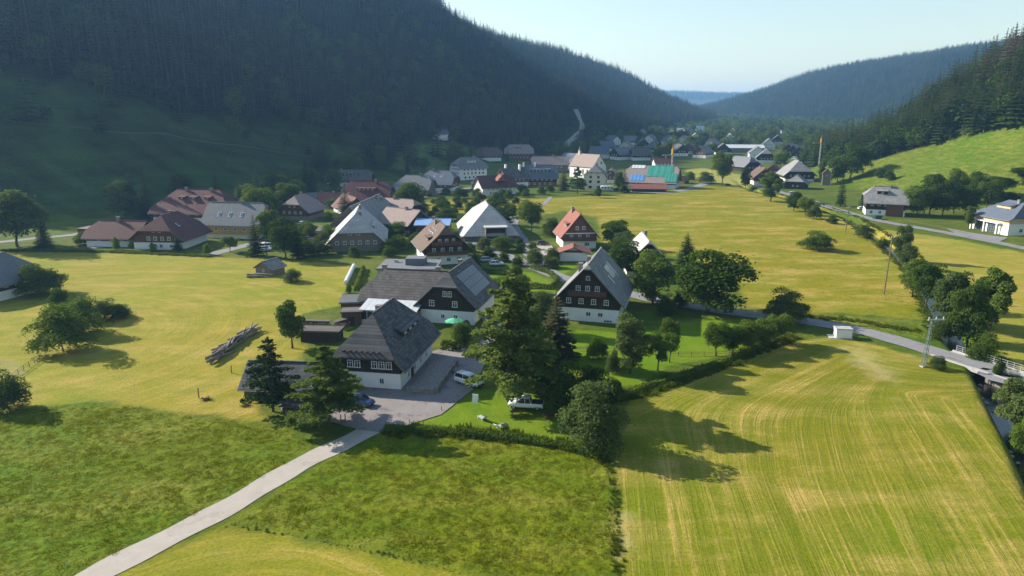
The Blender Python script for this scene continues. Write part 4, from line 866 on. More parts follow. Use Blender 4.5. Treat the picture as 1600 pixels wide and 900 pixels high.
house('white house with dark red roof and bright red dormer gable', GT(773, 303), 62, 20, 11.5, 5.0, 10.2, M_DRED, M_WHITE, M_WHITE, 2.4, (1, 0.6), (1.1, 1.0), [('E', 3.6, 6, 1.0, 1.2, 16, 0), ('E', 1.4, 4, 1.1, 1.2, 14, 0), ('S', 3.6, 2, 1.0, 1.2, 5, 0), ('S', 6.6, 1, 1.0, 1.2, 0, 0)], [(0.5, 3, 1.2)], extra=lambda ro, rf, lo: link('dormer_gable', (lambda m_: (m_.prism([(2.2, -1.4, 8.1), (2.2, 4.4, 8.1), (2.2, 1.5, 11.0)], (3.6, 0, -0.6)), m_.mesh('dormer_gable', M_RED))[1])(MB()), ro))
house('small white hillside house below the forest edge', GT(686, 217), 70, 13, 10, 4.6, 8.0, M_BLUE, M_WHITE, M_WHITE, 2.4, (1, 1), (0.9, 0.8), [('E', 3.6, 4, 1.2, 1.2, 10, 0), ('S', 3.6, 3, 1.0, 1.2, 7, 0)], [(0.5, 3, 1.2)], sky_=[(1, -2, 1.5, 3.2, 1.6), (1, 2, 1.5, 3.2, 1.6)])
house('wide mauve-roofed house at the top of the shaded village', GT(811, 248), 91, 24, 15, 6.0, 12.5, M_MAUVE, M_WOODR, M_WOODR, 3.0, (0.5, 0.5), (1.2, 1.1), [('E', 4.4, 7, 1.1, 1.2, 20, 0), ('E', 1.6, 6, 1.1, 1.2, 18, 0)], [(0.4, 2, 1.4)], dorm=[(1, -1, 5, 3.8, 1.2)])
house('brown-roofed house left of the mauve-roofed one', GT(764, 249), 85, 20, 13, 4.6, 10.0, M_BROWN, M_WOODB, M_WHITE, 1.8, (0.5, 0.5), (1.1, 1.0), [('E', 3.4, 5, 1.0, 1.1, 15, 0)], [(0.4, -2, 1.2)])
house('dark roofed house with brick walls and tall white chimneys', GT(801, 291), 60, 15, 12, 6.0, 11.0, M_SLATE, M_WOODR, M_WHITE, 2.8, (1, 1), (0.9, 0.8), [('E', 4.4, 4, 1.0, 1.2, 11, 0), ('S', 4.4, 3, 1.0, 1.2, 8, 0), ('S', 1.5, 3, 1.2, 1.2, 8, 0)], name='house', extra=lambda ro, rf, lo: [part('white_chimney', M_WHITE, rf, ((xx, yy, 11.2), (1.0, 1.2, 4.0))) for xx, yy in ((-1.5, -4), (1.5, 4))])
house('long deep-blue roofed inn with a row of dormers', GT(838, 289), 88, 24, 15, 5.6, 12.4, M_BLUE, M_WOOD, M_WOODR, 2.6, (0.5, 0.6), (1.1, 1.0), [('E', 4.0, 7, 1.1, 1.2, 20, 0), ('E', 1.5, 6, 1.2, 1.3, 19, 0)], name='inn', cat='inn', dorm=[(1, 2, 12, 4.4, 1.3)], extra=lambda ro, rf, lo: [part('white_chimney', M_WHITE, rf, ((0.8, yy, 12.6), (0.9, 0.9, 2.6))) for yy in (-8, -1)])
house('pale gabled house wedged between the dark inn and the brick house', GT(822, 285), 8, 12, 8, 5.4, 9.4, M_SHINGLE, M_WHITE, M_WHITE, 2.6, (1, 1), (0.8, 0.8), [('S', 4.0, 2, 1.0, 1.2, 4, 0)])
house('long grey-brown roofed hall behind the deep-blue inn', GT(858, 268), 86, 26, 14, 6.2, 11.4, M_MAUVE, M_WOODG, None, 0, (0.7, 0.7), (1.0, 1.0), [('E', 4.0, 6, 1.0, 1.2, 20, 0)], [(0.5, 3, 1.3)], name='hall', cat='building')
house('blue-grey gabled house at the foot of the forest road', GT(892, 265), -32, 16, 13, 7.0, 12.6, M_BLUE, M_WOODB, M_WHITE, 3.0, (1, 1), (1.0, 0.9), [('S', 5.0, 3, 1.0, 1.2, 8, 0), ('S', 2.0, 3, 1.0, 1.2, 8, 0)], [(0.5, 3, 1.2)])
# church: tall white nave, ridge turret with spire
def turret(ro, rf, lo):
    t = part('turret', M_CREAM, ro, ((0, 8.2, 16.9), (1.5, 1.5, 3.2))); mb = MB()
    for k in range(4):
        a0, a1 = math.pi / 4 + k * math.pi / 2, math.pi / 4 + (k + 1) * math.pi / 2
        mb.poly([(1.3 * math.cos(a0), 8.2 + 1.3 * math.sin(a0), 18.51), (1.3 * math.cos(a1), 8.2 + 1.3 * math.sin(a1), 18.51), (0, 8.2, 21.5)])
    link('spire', mb.mesh('spire', M_SLATE), t); part('louvre', M_DARKTRIM, t, ((0, 7.42, 17.7), (0.7, 0.06, 0.9)), ((0.78, 8.2, 17.7), (0.06, 0.7, 0.9)))
house('white village church with steep faded red roof and slim ridge turret', GT(918, 279), -38, 22, 12.5, 9.0, 16.5, M_MAUVE, M_WHITE, M_WHITE, 1.0, (1, 1), (0.5, 0.5), [('S', 11.0, 1, 1.0, 1.6, 0, 1.5), ('W', 5.0, 4, 1.1, 3.4, 16, 0), ('S', 4.5, 2, 1.1, 3.0, 6, 0)], name='church', cat='church', frame=M_DARKTRIM, extra=turret)
house('tall cream presbytery with hipped grey roof and dark shuttered windows', GT(930, 295), 12, 12, 12.5, 8.8, 14.0, M_GREYT, M_CREAM, M_CREAM, 2.4, (0.35, 0.4), (0.9, 0.8), [('S', 7.4, 2, 1.3, 1.4, 9, 0), ('S', 4.7, 2, 1.5, 1.5, 9.5, 0), ('S', 1.6, 2, 1.8, 1.4, 9.5, 0), ('S', 10.0, 2, 1.0, 1.0, 7, 0), ('E', 7.4, 3, 1.2, 1.4, 9, 0), ('E', 4.7, 3, 1.2, 1.4, 9, 0)], [(0.5, 2, 1.2)], frame=M_DARKTRIM, name='presbytery')
house('small brown gabled house just right of the presbytery', GT(955, 285), 15, 11, 11, 4.6, 9.2, M_MAUVE, M_WOODB, M_WHITE, 2.2, (0.8, 0.8), (1.0, 0.9), [('S', 3.6, 3, 1.0, 1.1, 7, 0), ('S', 6.4, 1, 1.0, 1.1, 0, 0)])
# farmhouse under repair, sheeted with tarpaulins
M_TARPB = plain('blue_tarpaulin', (0.10, 0.27, 0.58), 0.5, 0.2, 0.5, bmp=0.4); M_TARPG = plain('green_tarpaulin', (0.05, 0.28, 0.22), 0.5, 0.25, 0.5, bmp=0.4); M_TARPW = plain('white_tarpaulin', (0.62, 0.66, 0.66), 0.5, 0.2, 0.5)
def tarps(ro, rf, lo):
    hr, sl = lo['hr'], lo['sl']
    def sheet_(sx, y0, y1, d0, d1, m_, up=0.10):
        mb = MB(); n = 8; rr = random.Random(int(y0 * 10))
        for i in range(n):
            ya, yb = y0 + (y1 - y0) * i / n, y0 + (y1 - y0) * (i + 1) / n; w0, w1 = 0.10 * (i % 2), 0.10 * ((i + 1) % 2)
            mb.hexa([(sx * d0, ya, hr - d0 * sl + up + w0), (sx * d1, ya, hr - d1 * sl + up + w0), (sx * d1, yb, hr - d1 * sl + up + w1), (sx * d0, yb, hr - d0 * sl + up + w1),
                     (sx * d0, ya, hr - d0 * sl + up + w0 + 0.06), (sx * d1, ya, hr - d1 * sl + up + w0 + 0.06), (sx * d1, yb, hr - d1 * sl + up + w1 + 0.06), (sx * d0, yb, hr - d0 * sl + up + w1 + 0.06)])
        link('tarpaulin', mb.mesh('tarpaulin', m_), ro)
    sheet_(1, -11.5, -3.0, 6.0, 9.8, M_TARPB); sheet_(1, -2.0, 13.0, 0.3, 7.0, M_TARPG); sheet_(1, 9.0, 16.2, 5.0, 10.2, M_TARPG, 0.35); sheet_(1, -12, -4, 0.2, 2.2, M_TARPW, 0.2)
    mb = MB(); hl = lo['L'] / 2 + 0.15; mb.prism([(-4.5, hl, 6.6), (0.2, hl, 11.8), (5.5, hl, 6.2)][::-1], (0, 0.1, 0)); link('tarpaulin', mb.mesh('tarpaulin', M_TARPB), ro)
house('big farmhouse under repair sheeted with green and blue tarpaulins', GT(1018, 292), 112, 31, 19, 4.4, 12.8, M_MAUVE, M_WOODB, M_WHITE, 2.4, (0.6, 0.8), (1.2, 1.0), [('E', 3.4, 7, 1.1, 1.2, 26, 0), ('N', 3.4, 5, 1.1, 1.2, 14, 0), ('N', 1.2, 4, 1.1, 1.2, 13, 0)], name='farmhouse', extra=tarps)
house('low red-roofed open shed in front of the tarpaulin farmhouse', GT(1013, 299), 96, 19, 8, 2.4, 4.4, M_RED, M_WOOD, None, 0, (1, 1), (0.8, 0.7), name='shed', cat='shed')
house('white house with dark red roof behind the crane mast', GT(1036, 263), 88, 15, 10, 4.8, 8.4, M_DRED, M_WHITE, M_WHITE, 2.4, (1, 1), (0.8, 0.7), [('E', 3.4, 4, 1.1, 1.2, 11, 0)], [(0.5, 2, 1.1)])
house('little red summerhouse at the end of the tarpaulin farmhouse', GT(1066, 286), 40, 6, 6, 2.4, 4.4, M_RED, M_WOODR, None, 0, (0.5, 0.5), (0.7, 0.7), [('S', 1.3, 2, 1.0, 1.0, 3.4, 0)], name='summerhouse', cat='hut')
# across the valley
house('dark barn with swept grey roof left of the balconied farmhouse', GT(1160, 266), -22, 22, 15, 4.4, 10.4, M_GREYT, M_WOOD, None, 0, (0.5, 0.6), (1.3, 1.2), [('S', 2.6, 3, 1.0, 1.1, 8, 0)], name='barn', cat='barn')
house('balconied brown farmhouse with gable to the meadow', GT(1189, 287), 6, 16, 12.5, 5.2, 10.6, M_BROWN, M_WOODB, M_WHITE, 2.2, (0.8, 0.8), (1.4, 1.2), [('S', 3.8, 4, 1.0, 1.1, 9, 0), ('S', 6.4, 3, 0.9, 1.1, 6, 0), ('S', 1.2, 3, 1.1, 1.1, 9, 0)], [(-0.6, 2, 1.2)], name='farmhouse', balc=[('S', 2.5, 11.5, 1.1, 0), ('S', 5.2, 8, 1.0, 0)])
house('small house with glowing orange-red roof behind the balconied farmhouse', GT(1208, 274), 25, 12, 10, 4.0, 8.0, M_RED, M_WOODR, None, 0, (1, 1), (0.9, 0.8), [('S', 2.8, 2, 1.0, 1.1, 5, 0)])
house('grand farmhouse with wide grey half-hipped gable roof', GT(1243, 281), 8, 20, 18, 5.0, 13.0, M_SHINGLE, M_WOOD, M_WHITE, 1.4, (0.3, 0.5), (1.6, 1.5), [('S', 3.4, 5, 1.1, 1.2, 14, 0)], [(0.6, 3, 1.2)], name='farmhouse')
house('black timber shed with grey hipped roof in front of the grand farmhouse', GT(1244, 294), 28, 13, 12, 3.6, 8.0, M_SHINGLE, M_WOOD, None, 0, (0.3, 0.4), (1.0, 0.9), [('S', 1.9, 2, 1.0, 1.0, 5, 0)], name='shed', cat='shed')
house('tall narrow grey timber transformer tower by the road', GT(1290, 289), 20, 4.2, 4.6, 7.6, 10.2, M_WOODB, M_WOODG, None, 0, (1, 1), (0.5, 0.4), [('S', 6.0, 1, 0.7, 0.7, 0, 0)], name='tower', cat='tower')
for k, (u, v) in enumerate(((1234, 241), (1241, 244), (1251, 248), (1263, 253))):
    house('dark gabled terrace house, %s of the stepped row below the forest' % ('topmost', 'second from the top', 'third from the top', 'lowest and largest')[k], GT(u, v), 32, 18, 12 + k, 5.2, 10.5 + 0.4 * k, M_SHINGLE, M_WOOD, M_WHITE, 2.6, (1, 1), (1.2, 1.0), [('S', 4.0, 3, 1.0, 1.1, 8, 0), ('S', 1.4, 3, 1.1, 1.1, 8, 0)], group='stepped row of houses')
house('long hall with pale sheet roof near the far side of the village', GT(1160, 238), 97, 40, 16, 5.0, 8.0, M_TIN, M_WOODG, None, 0, (1, 1), (0.6, 0.6), name='hall', cat='building', thick=0.2)
house('dark gabled house at the edge of the far yellow field', GT(1129, 241), 12, 16, 15, 5, 11, M_SLATE, M_WOOD, M_WHITE, 2.2, (1, 1), (1.1, 1.0), [('S', 3.6, 3, 1.0, 1.2, 8, 0)])
house('white gabled house with grey roof left of the slate farmhouse', GT(1182, 250), 14, 16, 14, 7, 12.5, M_GREYT, M_WHITE, M_WHITE, 2.6, (1, 1), (0.9, 0.8), [('S', 5.0, 3, 1.1, 1.2, 9, 0), ('S', 2.0, 3, 1.1, 1.2, 9, 0)])
house('slate-roofed farmhouse with deep eaves above the red-roofed house', GT(1196, 254), 18, 16, 15, 5.2, 12.0, M_GREYT, M_WOOD, M_WHITE, 2.4, (0.5, 0.5), (1.3, 1.2), [('S', 3.8, 4, 1.0, 1.1, 10, 0)], [(0.5, 2, 1.3)], name='farmhouse')
FARV = [(1050, 213, 'white gabled house high in the far village', 10, M_GREYT, M_WHITE), (1066, 211, 'pale roofed house right of the far white gable', 85, M_TIN, M_CREAM), (1037, 199, 'cream house up the far slope among trees', 20, M_MAUVE, M_CREAM), (1074, 212, 'grey roofed house farthest along the far lane', 60, M_GREYT, M_WHITE),
        (957, 226, 'white house on the shaded bank above the church', -30, M_BLUE, M_WHITE), (1004, 212, 'pale gabled house in the shade above the dark farmhouse', 15, M_GREYT, M_CREAM), (1004, 232, 'dark broad-roofed farmhouse deep in the shade', 5, M_BLUE, M_WOOD), (971, 249, 'slate-roofed house on the bank right of the church', 60, M_GREYT, M_WOOD),
        (1060, 243, 'dark gable behind the top of the crane mast', -10, M_SLATE, M_WOOD), (1076, 240, 'small dark house among trees right of the crane', 20, M_SLATE, M_WOODB), (1180, 208, 'white house with red trim far up the valley', 30, M_DRED, M_WHITE), (1227, 214, 'tiny white house at the far end of the valley', 80, M_GREYT, M_WHITE),
        (984, 226, 'grey roof half hidden by trees on the shaded bank', 80, M_GREYT, M_WOODG), (935, 247, 'slate-roofed house with pale side just behind the church', 70, M_BLUE, M_WHITE), (1000, 250, 'low dark house under trees behind the tarpaulin farmhouse', 84, M_BARNR, M_WOOD), (1112, 232, 'small pale house half hidden in far trees', 40, M_MAUVE, M_CREAM)]
FARX = [(1016, 224, 'white house low on the bank left of the far tall trees', 30, M_GREYT, M_WHITE), (1028, 206, 'brown roofed house uphill between the far pale gables', -20, M_BROWN, M_CREAM), (1058, 201, 'small white house highest on the far slope', 50, M_SHINGLE, M_WHITE), (1086, 221, 'white walled house in the far trees right of the crane', 10, M_SHINGLE, M_WHITE), (1092, 207, 'far house with pale roof below the valley gap', 75, M_TIN, M_WHITE),
        (1024, 238, 'dark timber house above the tarpaulin roof', -15, M_SLATE, M_WOOD), (1098, 246, 'brown house with grey roof beside the far meadow', 40, M_GREYT, M_WOODB), (1140, 222, 'white gable left of the long pale hall', 5, M_GREYT, M_WHITE), (1150, 210, 'little red-roofed house beyond the pale hall', 60, M_RED, M_WHITE), (1106, 214, 'cream house in the far trees below the gap', 25, M_MAUVE, M_CREAM), (1200, 232, 'white house behind the slate farmhouse', 15, M_GREYT, M_WHITE), (1214, 225, 'dark house up the valley behind the terrace row', 20, M_SHINGLE, M_WOOD), (978, 236, 'pale gabled house on the shaded bank right of the white one', 20, M_GREYT, M_CREAM), (946, 236, 'grey roofed house high above the church', 65, M_BLUE, M_WOODG), (1044, 226, 'white house just left of the crane head', -5, M_SLATE, M_WHITE), (1068, 226, 'pale house just right of the crane head', 30, M_SHINGLE, M_CREAM)]
for u, v, lb, ro, rm_, wm in FARV + FARX: house(lb, GT(u, v), ro, 16, 13, 5.5, 11.0, rm_, wm, M_WHITE, 2.6, (0.9, 0.9), (1.1, 1.0), [('S', 4.2, 3, 1.1, 1.2, 8, 0), ('S', 1.4, 3, 1.1, 1.2, 8, 0), ('E', 4.2, 4, 1.1, 1.2, 12, 0)], [(0.5, 2, 1.2)])
house('brown and white house with grey hipped roof below the sunny pasture', (163, 303), 112, 15, 13.5, 6.4, 12.0, M_SHINGLE, M_WOOD, M_WHITE, 2.6, (0.45, 0.45), (1.3, 1.2), [('E', 4.8, 5, 1.1, 1.3, 13, 0), ('E', 1.5, 3, 1.2, 1.3, 10, -2), ('N', 4.8, 3, 1.1, 1.2, 9, 0)], [(0.5, 2, 1.0)], dorm=[(1, -1.5, 4, 3.6, 1.2)], balc=[('N', 3.0, 10, 1.4, 0)], z=0, extra=lambda ro, rf, lo: part('brick_bay', M_WOODR, ro, ((6.85, 3.6, 2.6), (0.5, 6.6, 6.0))))
fs_ = house('fire station with blue-grey hipped roof and tall garage doors', (186.5, 255.5), -6, 17, 18.5, 6.2, 11.4, M_BLUE, M_PEACH, M_WHITE, 4.2, (0.15, 0.15), (1.0, 0.9), [('W', 5.2, 3, 1.2, 0.6, 12, 0), ('S', 5.3, 5, 1.0, 0.6, 16, 0), ('S', 1.8, 3, 1.4, 1.4, 13, 0)], [(-1.0, -2, 1.2)], name='fire_station', cat='fire station', dorm=[(-1, 0.5, 6.5, 4.6, 1.0)], z=-0.05)
for yy, dw in ((4.6, 5.0), (-1.4, 5.0)):
    d_ = part('garage_door', M_DARKTRIM, fs_, ((-9.33, yy, 1.8), (0.1, dw, 3.6)))
    for i in range(4):
        for j in range(4): part('door_pane', M_SKYL, d_, ((-9.395, yy - dw / 2 + dw * (i + 0.5) / 4, 0.45 + 0.85 * j), (0.04, dw / 4 * 0.72, 0.62)))
part('side_door', M_FRAME, fs_, ((-9.32, -6.4, 1.15), (0.1, 2.2, 2.3))); part('canopy', M_WHITE, fs_, ((-9.95, 1.4, 4.0), (1.4, 13.5, 0.3)), ((-10.45, 8.0, 1.9), (0.4, 0.5, 4.0)), ((-10.45, 1.6, 1.9), (0.4, 0.5, 4.0)), ((-10.45, -4.4, 1.9), (0.4, 0.5, 4.0)))
# left edge of the village
house('dark red half-hipped farmhouse with brown timber gable facing the mown field', (-113.5, 228), 3, 17, 16, 4.2, 10.6, M_DRED, M_WOODB, M_WHITE, 2.3, (0.42, 0.5), (1.5, 1.4), [('S', 3.6, 4, 1.1, 1.2, 9, 0.5), ('S', 1.2, 3, 1.1, 1.1, 10, 1), ('S', 6.0, 2, 0.9, 0.9, 4, 0)], [(-0.6, 2, 1.0)], name='farmhouse', sky_=[(1, -3, 3.6, 4.8, 0.9)])
house('low wing with sunlit red roof left of the dark red farmhouse', (-131.5, 230), 94, 17, 11, 3.8, 8.0, M_DRED, M_WOODB, M_WHITE, 2.0, (0.5, 1), (1.2, 1.1), [('E', 2.8, 3, 1.1, 1.2, 12, 0)], [(0.3, 0, 1.4)], name='farmhouse')
house('yellow house with pale slate-blue roof and three skylights', (-97.5, 246), 98, 20, 13, 5.8, 12.0, M_GREYT, M_YELLOW, M_CREAM, 1.4, (0.9, 0.8), (1.1, 1.0), [('E', 3.4, 4, 1.2, 1.2, 14, 0), ('N', 3.4, 3, 1.1, 1.3, 8, 0), ('N', 6.4, 2, 1.1, 1.3, 5, 0)], [(0.3, 2, 1.0)], sky_=[(1, -5, 3.4, 4.8, 1.1), (1, -1, 3.4, 4.8, 1.1), (1, 3.4, 3.4, 4.8, 1.1)], balc=[('N', 3.0, 9, 1.3, 0)])
house('great maroon-roofed farmhouse behind the yellow house', (-129, 286), 96, 30, 19, 5.0, 12.6, M_DRED, M_WOODB, M_WHITE, 2.2, (0.25, 0.25), (1.5, 1.4), [('E', 3.6, 7, 1.1, 1.2, 26, 0)], [(0.6, -5, 1.2), (0.8, 6, 1.2)], name='farmhouse', dorm=[(1, -5, 2.6, 4.5, 0.8), (1, 0, 2.6, 4.5, 0.8), (1, 6, 2.6, 4.5, 0.8)])
house('blue-grey roofed timber house at the edge of the mown field by the thicket', (-124.5, 160.5), 16, 14, 13, 4.6, 9.8, M_GREYT, M_WOOD, M_WHITE, 2.2, (0.5, 0.5), (1.2, 1.1), [('S', 3.6, 4, 1.0, 1.1, 10, 0), ('E', 3.4, 4, 1.0, 1.1, 11, 0)])
house('tiny weathered field hut with grey roof in the mown field', (-66, 184.5), 24, 5.2, 5.4, 2.4, 4.0, M_SHINGLE, M_WOODG, None, 0, (1, 1), (0.5, 0.4), [('S', 1.4, 1, 0.7, 0.7, 0, 0)], name='hut', cat='hut')
flat_block('brown garden shelter with flat plank roof by the round tree', (-36.6, 127.2), 4, 3.4, 7.2, 2.1, M_WOOD, M_BARNR, 'shelter', 'shelter')
house('low workshop with dark sheet roof behind the sparse pine', (-35.4, 101.8), 94, 10.5, 7.2, 2.3, 4.9, M_SLATE, M_WOODB, None, 0, (1, 1), (0.7, 0.6), [('E', 1.3, 2, 1.2, 0.9, 6, 0)], name='workshop', cat='shed')
flat_block('open timber carport roof beside the farm road', (-150, 250), 100, 14, 6, 2.2, M_WOODB, M_MAUVE, 'carport', 'carport')
# ------------------------------------------------------------------ trees and shrubs one by one
T = tree_px
T('larch_0', 795, 627, 418, 132, 'tallest larch with airy crown standing next to the parked pickup')
T('larch_1', 822, 612, 448, 100, 'second larch half behind the tallest one on its lawn side')
T('pine_0', 427, 643, 521, 90, 'sparse dark pine in front of the low workshop')
T('larch_2', 515, 664, 536, 112, 'broad dark larch shading the white trailer and blue car')
T('tall_1', 457, 544, 470, 40, 'dense round-topped tree by the garden shelter and wood stack')
T('brown_1', 868, 560, 454, 66, 'brownish spruce in front of the tall black chalet')
T('willow_1', 985, 583, 492, 50, 'grey-green weeping tree on the lawn below the black chalet')
T('bright_1', 1028, 579, 523, 52, 'low lobed bright green tree beside the grey-green tree')
T('round_2', 1046, 566, 497, 30, 'narrow green tree rising behind the lobed tree')
T('bbush_1', 932, 560, 526, 32, 'bright yellow-green round shrub on the lawn')
T('gbush_2', 926, 699, 596, 100, 'biggest shrub, dome-shaped, at the corner of the striped field')
T('dbush_1', 884, 645, 560, 62, 'dark shrub between the pickup and the dome-shaped shrub')
T('dbush_2', 925, 628, 572, 60, 'dark spreading shrub behind the dome-shaped shrub')
T('dbush_3', 852, 618, 560, 40, 'shadowy shrub at the foot of the tallest larch')
T('dbush_4', 955, 620, 590, 40, 'low dark shrub above the hedge corner')
T('gbush_5', 957, 582, 545, 22, 'small grey shrub beside the yellow-green shrub')
G1 = 'young trees in the row along the striped field hedge'
for u, vb, vt, w, lb in ((1118, 556, 503, 40, 'first young round tree of the hedge row next to the lawn'), (1144, 552, 510, 30, 'second, slimmer tree of the hedge row'), (1168, 549, 501, 38, 'third tree of the hedge row, crown touching its neighbours'), (1192, 543, 497, 40, 'fourth tree of the hedge row'), (1214, 536, 490, 40, 'last tree of the hedge row next to the road')):
    T('round_%d' % (u % 4), u, vb, vt, w, lb, G1)
T('gbush_1', 1225, 502, 452, 60, 'rounded grey-green bush overhanging the road')
T('dark_1', 1106, 489, 391, 110, 'largest dome-crowned dark tree beside the road')
T('round_3', 1020, 474, 393, 66, 'tall leafy tree left of the dome-crowned tree')
T('dbush_3', 1040, 492, 458, 30, 'round dark shrub on the verge below the leafy tree')
T('dbush_1', 1062, 478, 455, 24, 'little dark shrub at the kerb under the dome-crowned tree')
T('dbush_5', 1016, 470, 450, 18, 'clipped dark bush at the lane corner')
T('spruce_1', 1072, 412, 362, 34, 'single pointed spruce at the edge of the yellow meadow')
T('round_1', 963, 388, 344, 42, 'garden tree right of the brick-red house')
T('grey_2', 978, 400, 362, 38, 'grey-leaved tree behind the small dark house')
T('dark_3', 972, 432, 376, 46, 'dark tree squeezed between the black chalet and the pale-roofed house')
T('dark_2', 1000, 430, 398, 34, 'dark low tree under the eaves of the pale-roofed house')
T('round_2', 830, 363, 314, 40, 'lone leafy tree by the narrow path at the meadow edge')
T('fir_1', 788, 352, 308, 34, 'broad spruce right of the huge barn')
T('dbush_2', 862, 369, 340, 30, 'round dark bush left of the brick-red house')
T('round_0', 640, 334, 285, 42, 'leafy tree between the old farmhouse and the blue-grey farmhouse')
T('spruce_2', 742, 425, 384, 24, 'small dark spruce by the road below the barn')
T('round_3', 812, 470, 428, 34, 'light garden tree on the hedge-ringed lawn')
T('bbush_2', 782, 462, 432, 44, 'bright bush at the edge of the hedge-ringed lawn')
T('dark_0', 806, 455, 415, 20, 'small dark tree in the middle of the hedge-ringed lawn')
T('grey_1', 842, 520, 455, 44, 'greyish tree between the larches and the brownish spruce')
T('round_1', 720, 540, 505, 34, 'small tree beside the green parasol garden')
# left of the village
T('grey_3', 28, 386, 297, 84, 'huge spreading tree lit from the side at the end of the shaded pasture')
T('spruce_3', 70, 388, 346, 30, 'short spruce against the huge spreading tree')
T('grey_1', 196, 340, 282, 46, 'pale sunlit round tree below the shaded pasture')
T('spruce_1', 209, 340, 244, 26, 'tallest dark spruce of the pair behind the sunlit tree')
T('spruce_4', 230, 342, 261, 28, 'shorter dark spruce of the pair behind the sunlit tree')
T('spruce_2', 224, 345, 289, 24, 'small green spruce right of the sunlit round tree')
T('spruce_1', 505, 264, 193, 34, 'big lone spruce on the shaded pasture', hill=True)
T('spruce_3', 584, 258, 197, 34, 'left one of two big spruces on the shaded pasture', hill=True)
T('spruce_4', 605, 256, 200, 32, 'right one of two big spruces on the shaded pasture', hill=True)
T('spruce_2', 400, 400, 334, 28, 'dark spruce by the parked white cars')
T('round_1', 424, 380, 329, 36, 'light leafy tree behind the parked white cars')
T('dark_2', 447, 404, 340, 44, 'dark leafy tree by the parked white cars')
T('spruce_3', 466, 404, 345, 26, 'pointed spruce right of the dark leafy tree')
T('bright_2', 360, 394, 369, 26, 'small round tree by the lane in front of the yellow house')
T('spruce_4', 278, 394, 366, 20, 'small spruce in front of the dark red farmhouse')
for u, vb, vt, w, lb in ((183, 390, 370, 12, 'thin bush at the corner of the sunlit red roof'), (240, 393, 379, 12, 'low bright bush before the dark red farmhouse'), (324, 398, 380, 12, 'little bush by the lane beside the yellow house'), (132, 382, 362, 26, 'bushy grey shrub by the timber carport'), (206, 388, 374, 9, 'tiny bush below the brown timber gable')):
    T('bbush_%d' % (u % 3), u, vb, vt, w, lb)
T('spruce_2', 540, 338, 288, 28, 'dark spruce standing in front of the red inn wing')
T('dark_1', 290, 318, 272, 34, 'shadowed tree behind the great maroon roof')
T('spruce_3', 376, 340, 275, 30, 'shadowed spruce right of the maroon-roofed farmhouse')
T('dark_3', 425, 320, 270, 40, 'shadowed leafy tree left of the shaded bus')
T('dark_0', 395, 350, 310, 36, 'dim tree between the yellow house and the brown house')
T('spruce_1', 340, 325, 270, 26, 'dim spruce rising behind the maroon roof')
T('dark_1', 480, 300, 262, 34, 'shadowed tree above the white cottage')
for u, vb, vt, w, k, lb in ((505, 385, 358, 24, 'gbush_1', 'grey bush at the lane beside the old farmhouse'), (515, 378, 350, 26, 'bbush_1', 'flowering pale bush left of the old farmhouse'), (480, 400, 375, 30, 'dbush_2', 'dark bush by the log stack at the lane'), (625, 365, 346, 40, 'bbush_2', 'sunny yellow-green bush below the faded brown roofs'), (700, 335, 318, 22, 'bbush_3', 'small bush in the yellow field by the blue roof'), (655, 330, 312, 30, 'dbush_4', 'row-end bush right of the leafy village tree'),
                            (455, 440, 420, 30, 'gbush_3', 'straggly bush beside the field hut'), (720, 310, 292, 24, 'dbush_5', 'hedge-like bush below the white guesthouse'), (745, 300, 285, 18, 'dbush_1', 'bush left of the red dormer house'), (545, 458, 440, 10, 'bbush_4', 'green clump beside the white-wrapped bale row')):
    T(k, u, vb, vt, w, lb)
# thicket and hedge by the left edge
T('bush_1', 98, 548, 474, 86, 'massive dark shrub at the near end of the fenced thicket')
T('bush_2', 130, 520, 466, 60, 'green shrub in the middle of the fenced thicket')
T('gbush_3', 160, 500, 468, 50, 'loose shrub toward the fence corner of the thicket')
T('dbush_1', 188, 496, 474, 34, 'last low shrub at the fence corner of the thicket')
T('bush_3', 65, 460, 412, 66, 'tall shrub beside the blue-grey roofed timber house')
T('dbush_2', 35, 455, 420, 44, 'dark shrub against the wall of the timber house')
T('dbush_3', 90, 478, 450, 30, 'low shrub linking the hedge to the thicket')
T('gbush_4', 12, 640, 578, 60, 'dusky shrub cut off by the left picture edge')
# village middle distance
for u, vb, vt, w, k, lb in ((880, 298, 260, 22, 'brown_2', 'dark conifer left of the presbytery'), (902, 303, 258, 26, 'larch_1', 'feathery green tree in front of the church'), (975, 301, 260, 18, 'spruce_2', 'dark slim spruce by the white camper'), (967, 300, 268, 14, 'round_1', 'leafy tree next to the dark slim spruce'), (1128, 291, 236, 30, 'round_2', 'tall tree on the far side of the yellow meadow'), (934, 309, 293, 12, 'dark_1', 'small bushy tree in front of the presbytery'),
                            (838, 290, 264, 16, 'bright_1', 'green street tree before the deep-blue inn'), (1103, 287, 268, 26, 'gbush_1', 'bush at the corner of the far yellow field'), (1078, 282, 268, 16, 'bush_2', 'bush by the little red summerhouse'), (1165, 291, 262, 16, 'dark_2', 'dark tree left of the balconied farmhouse'), (1204, 315, 270, 30, 'tall_2', 'tall bushy tree at the stream end by the farmhouses'),
                            (1218, 268, 238, 22, 'bright_2', 'bright tree between the red roof and the grand farmhouse'), (1225, 262, 235, 20, 'round_3', 'round tree behind the grand farmhouse'), (1283, 288, 252, 12, 'tall_1', 'slim tree hugging the transformer tower'), (1008, 254, 232, 24, 'round_1', 'tree above the roof of the tarpaulin farmhouse'), (860, 300, 288, 14, 'dbush_1', 'bush by the bend of the meadow path'), (818, 303, 288, 18, 'dbush_3', 'bush below the pale gabled house'), (846, 304, 290, 16, 'gbush_2', 'grey bush on the bank below the inn'), (795, 312, 296, 16, 'dbush_2', 'dark bush left of the meadow path')):
    T(k, u, vb, vt, w, lb)
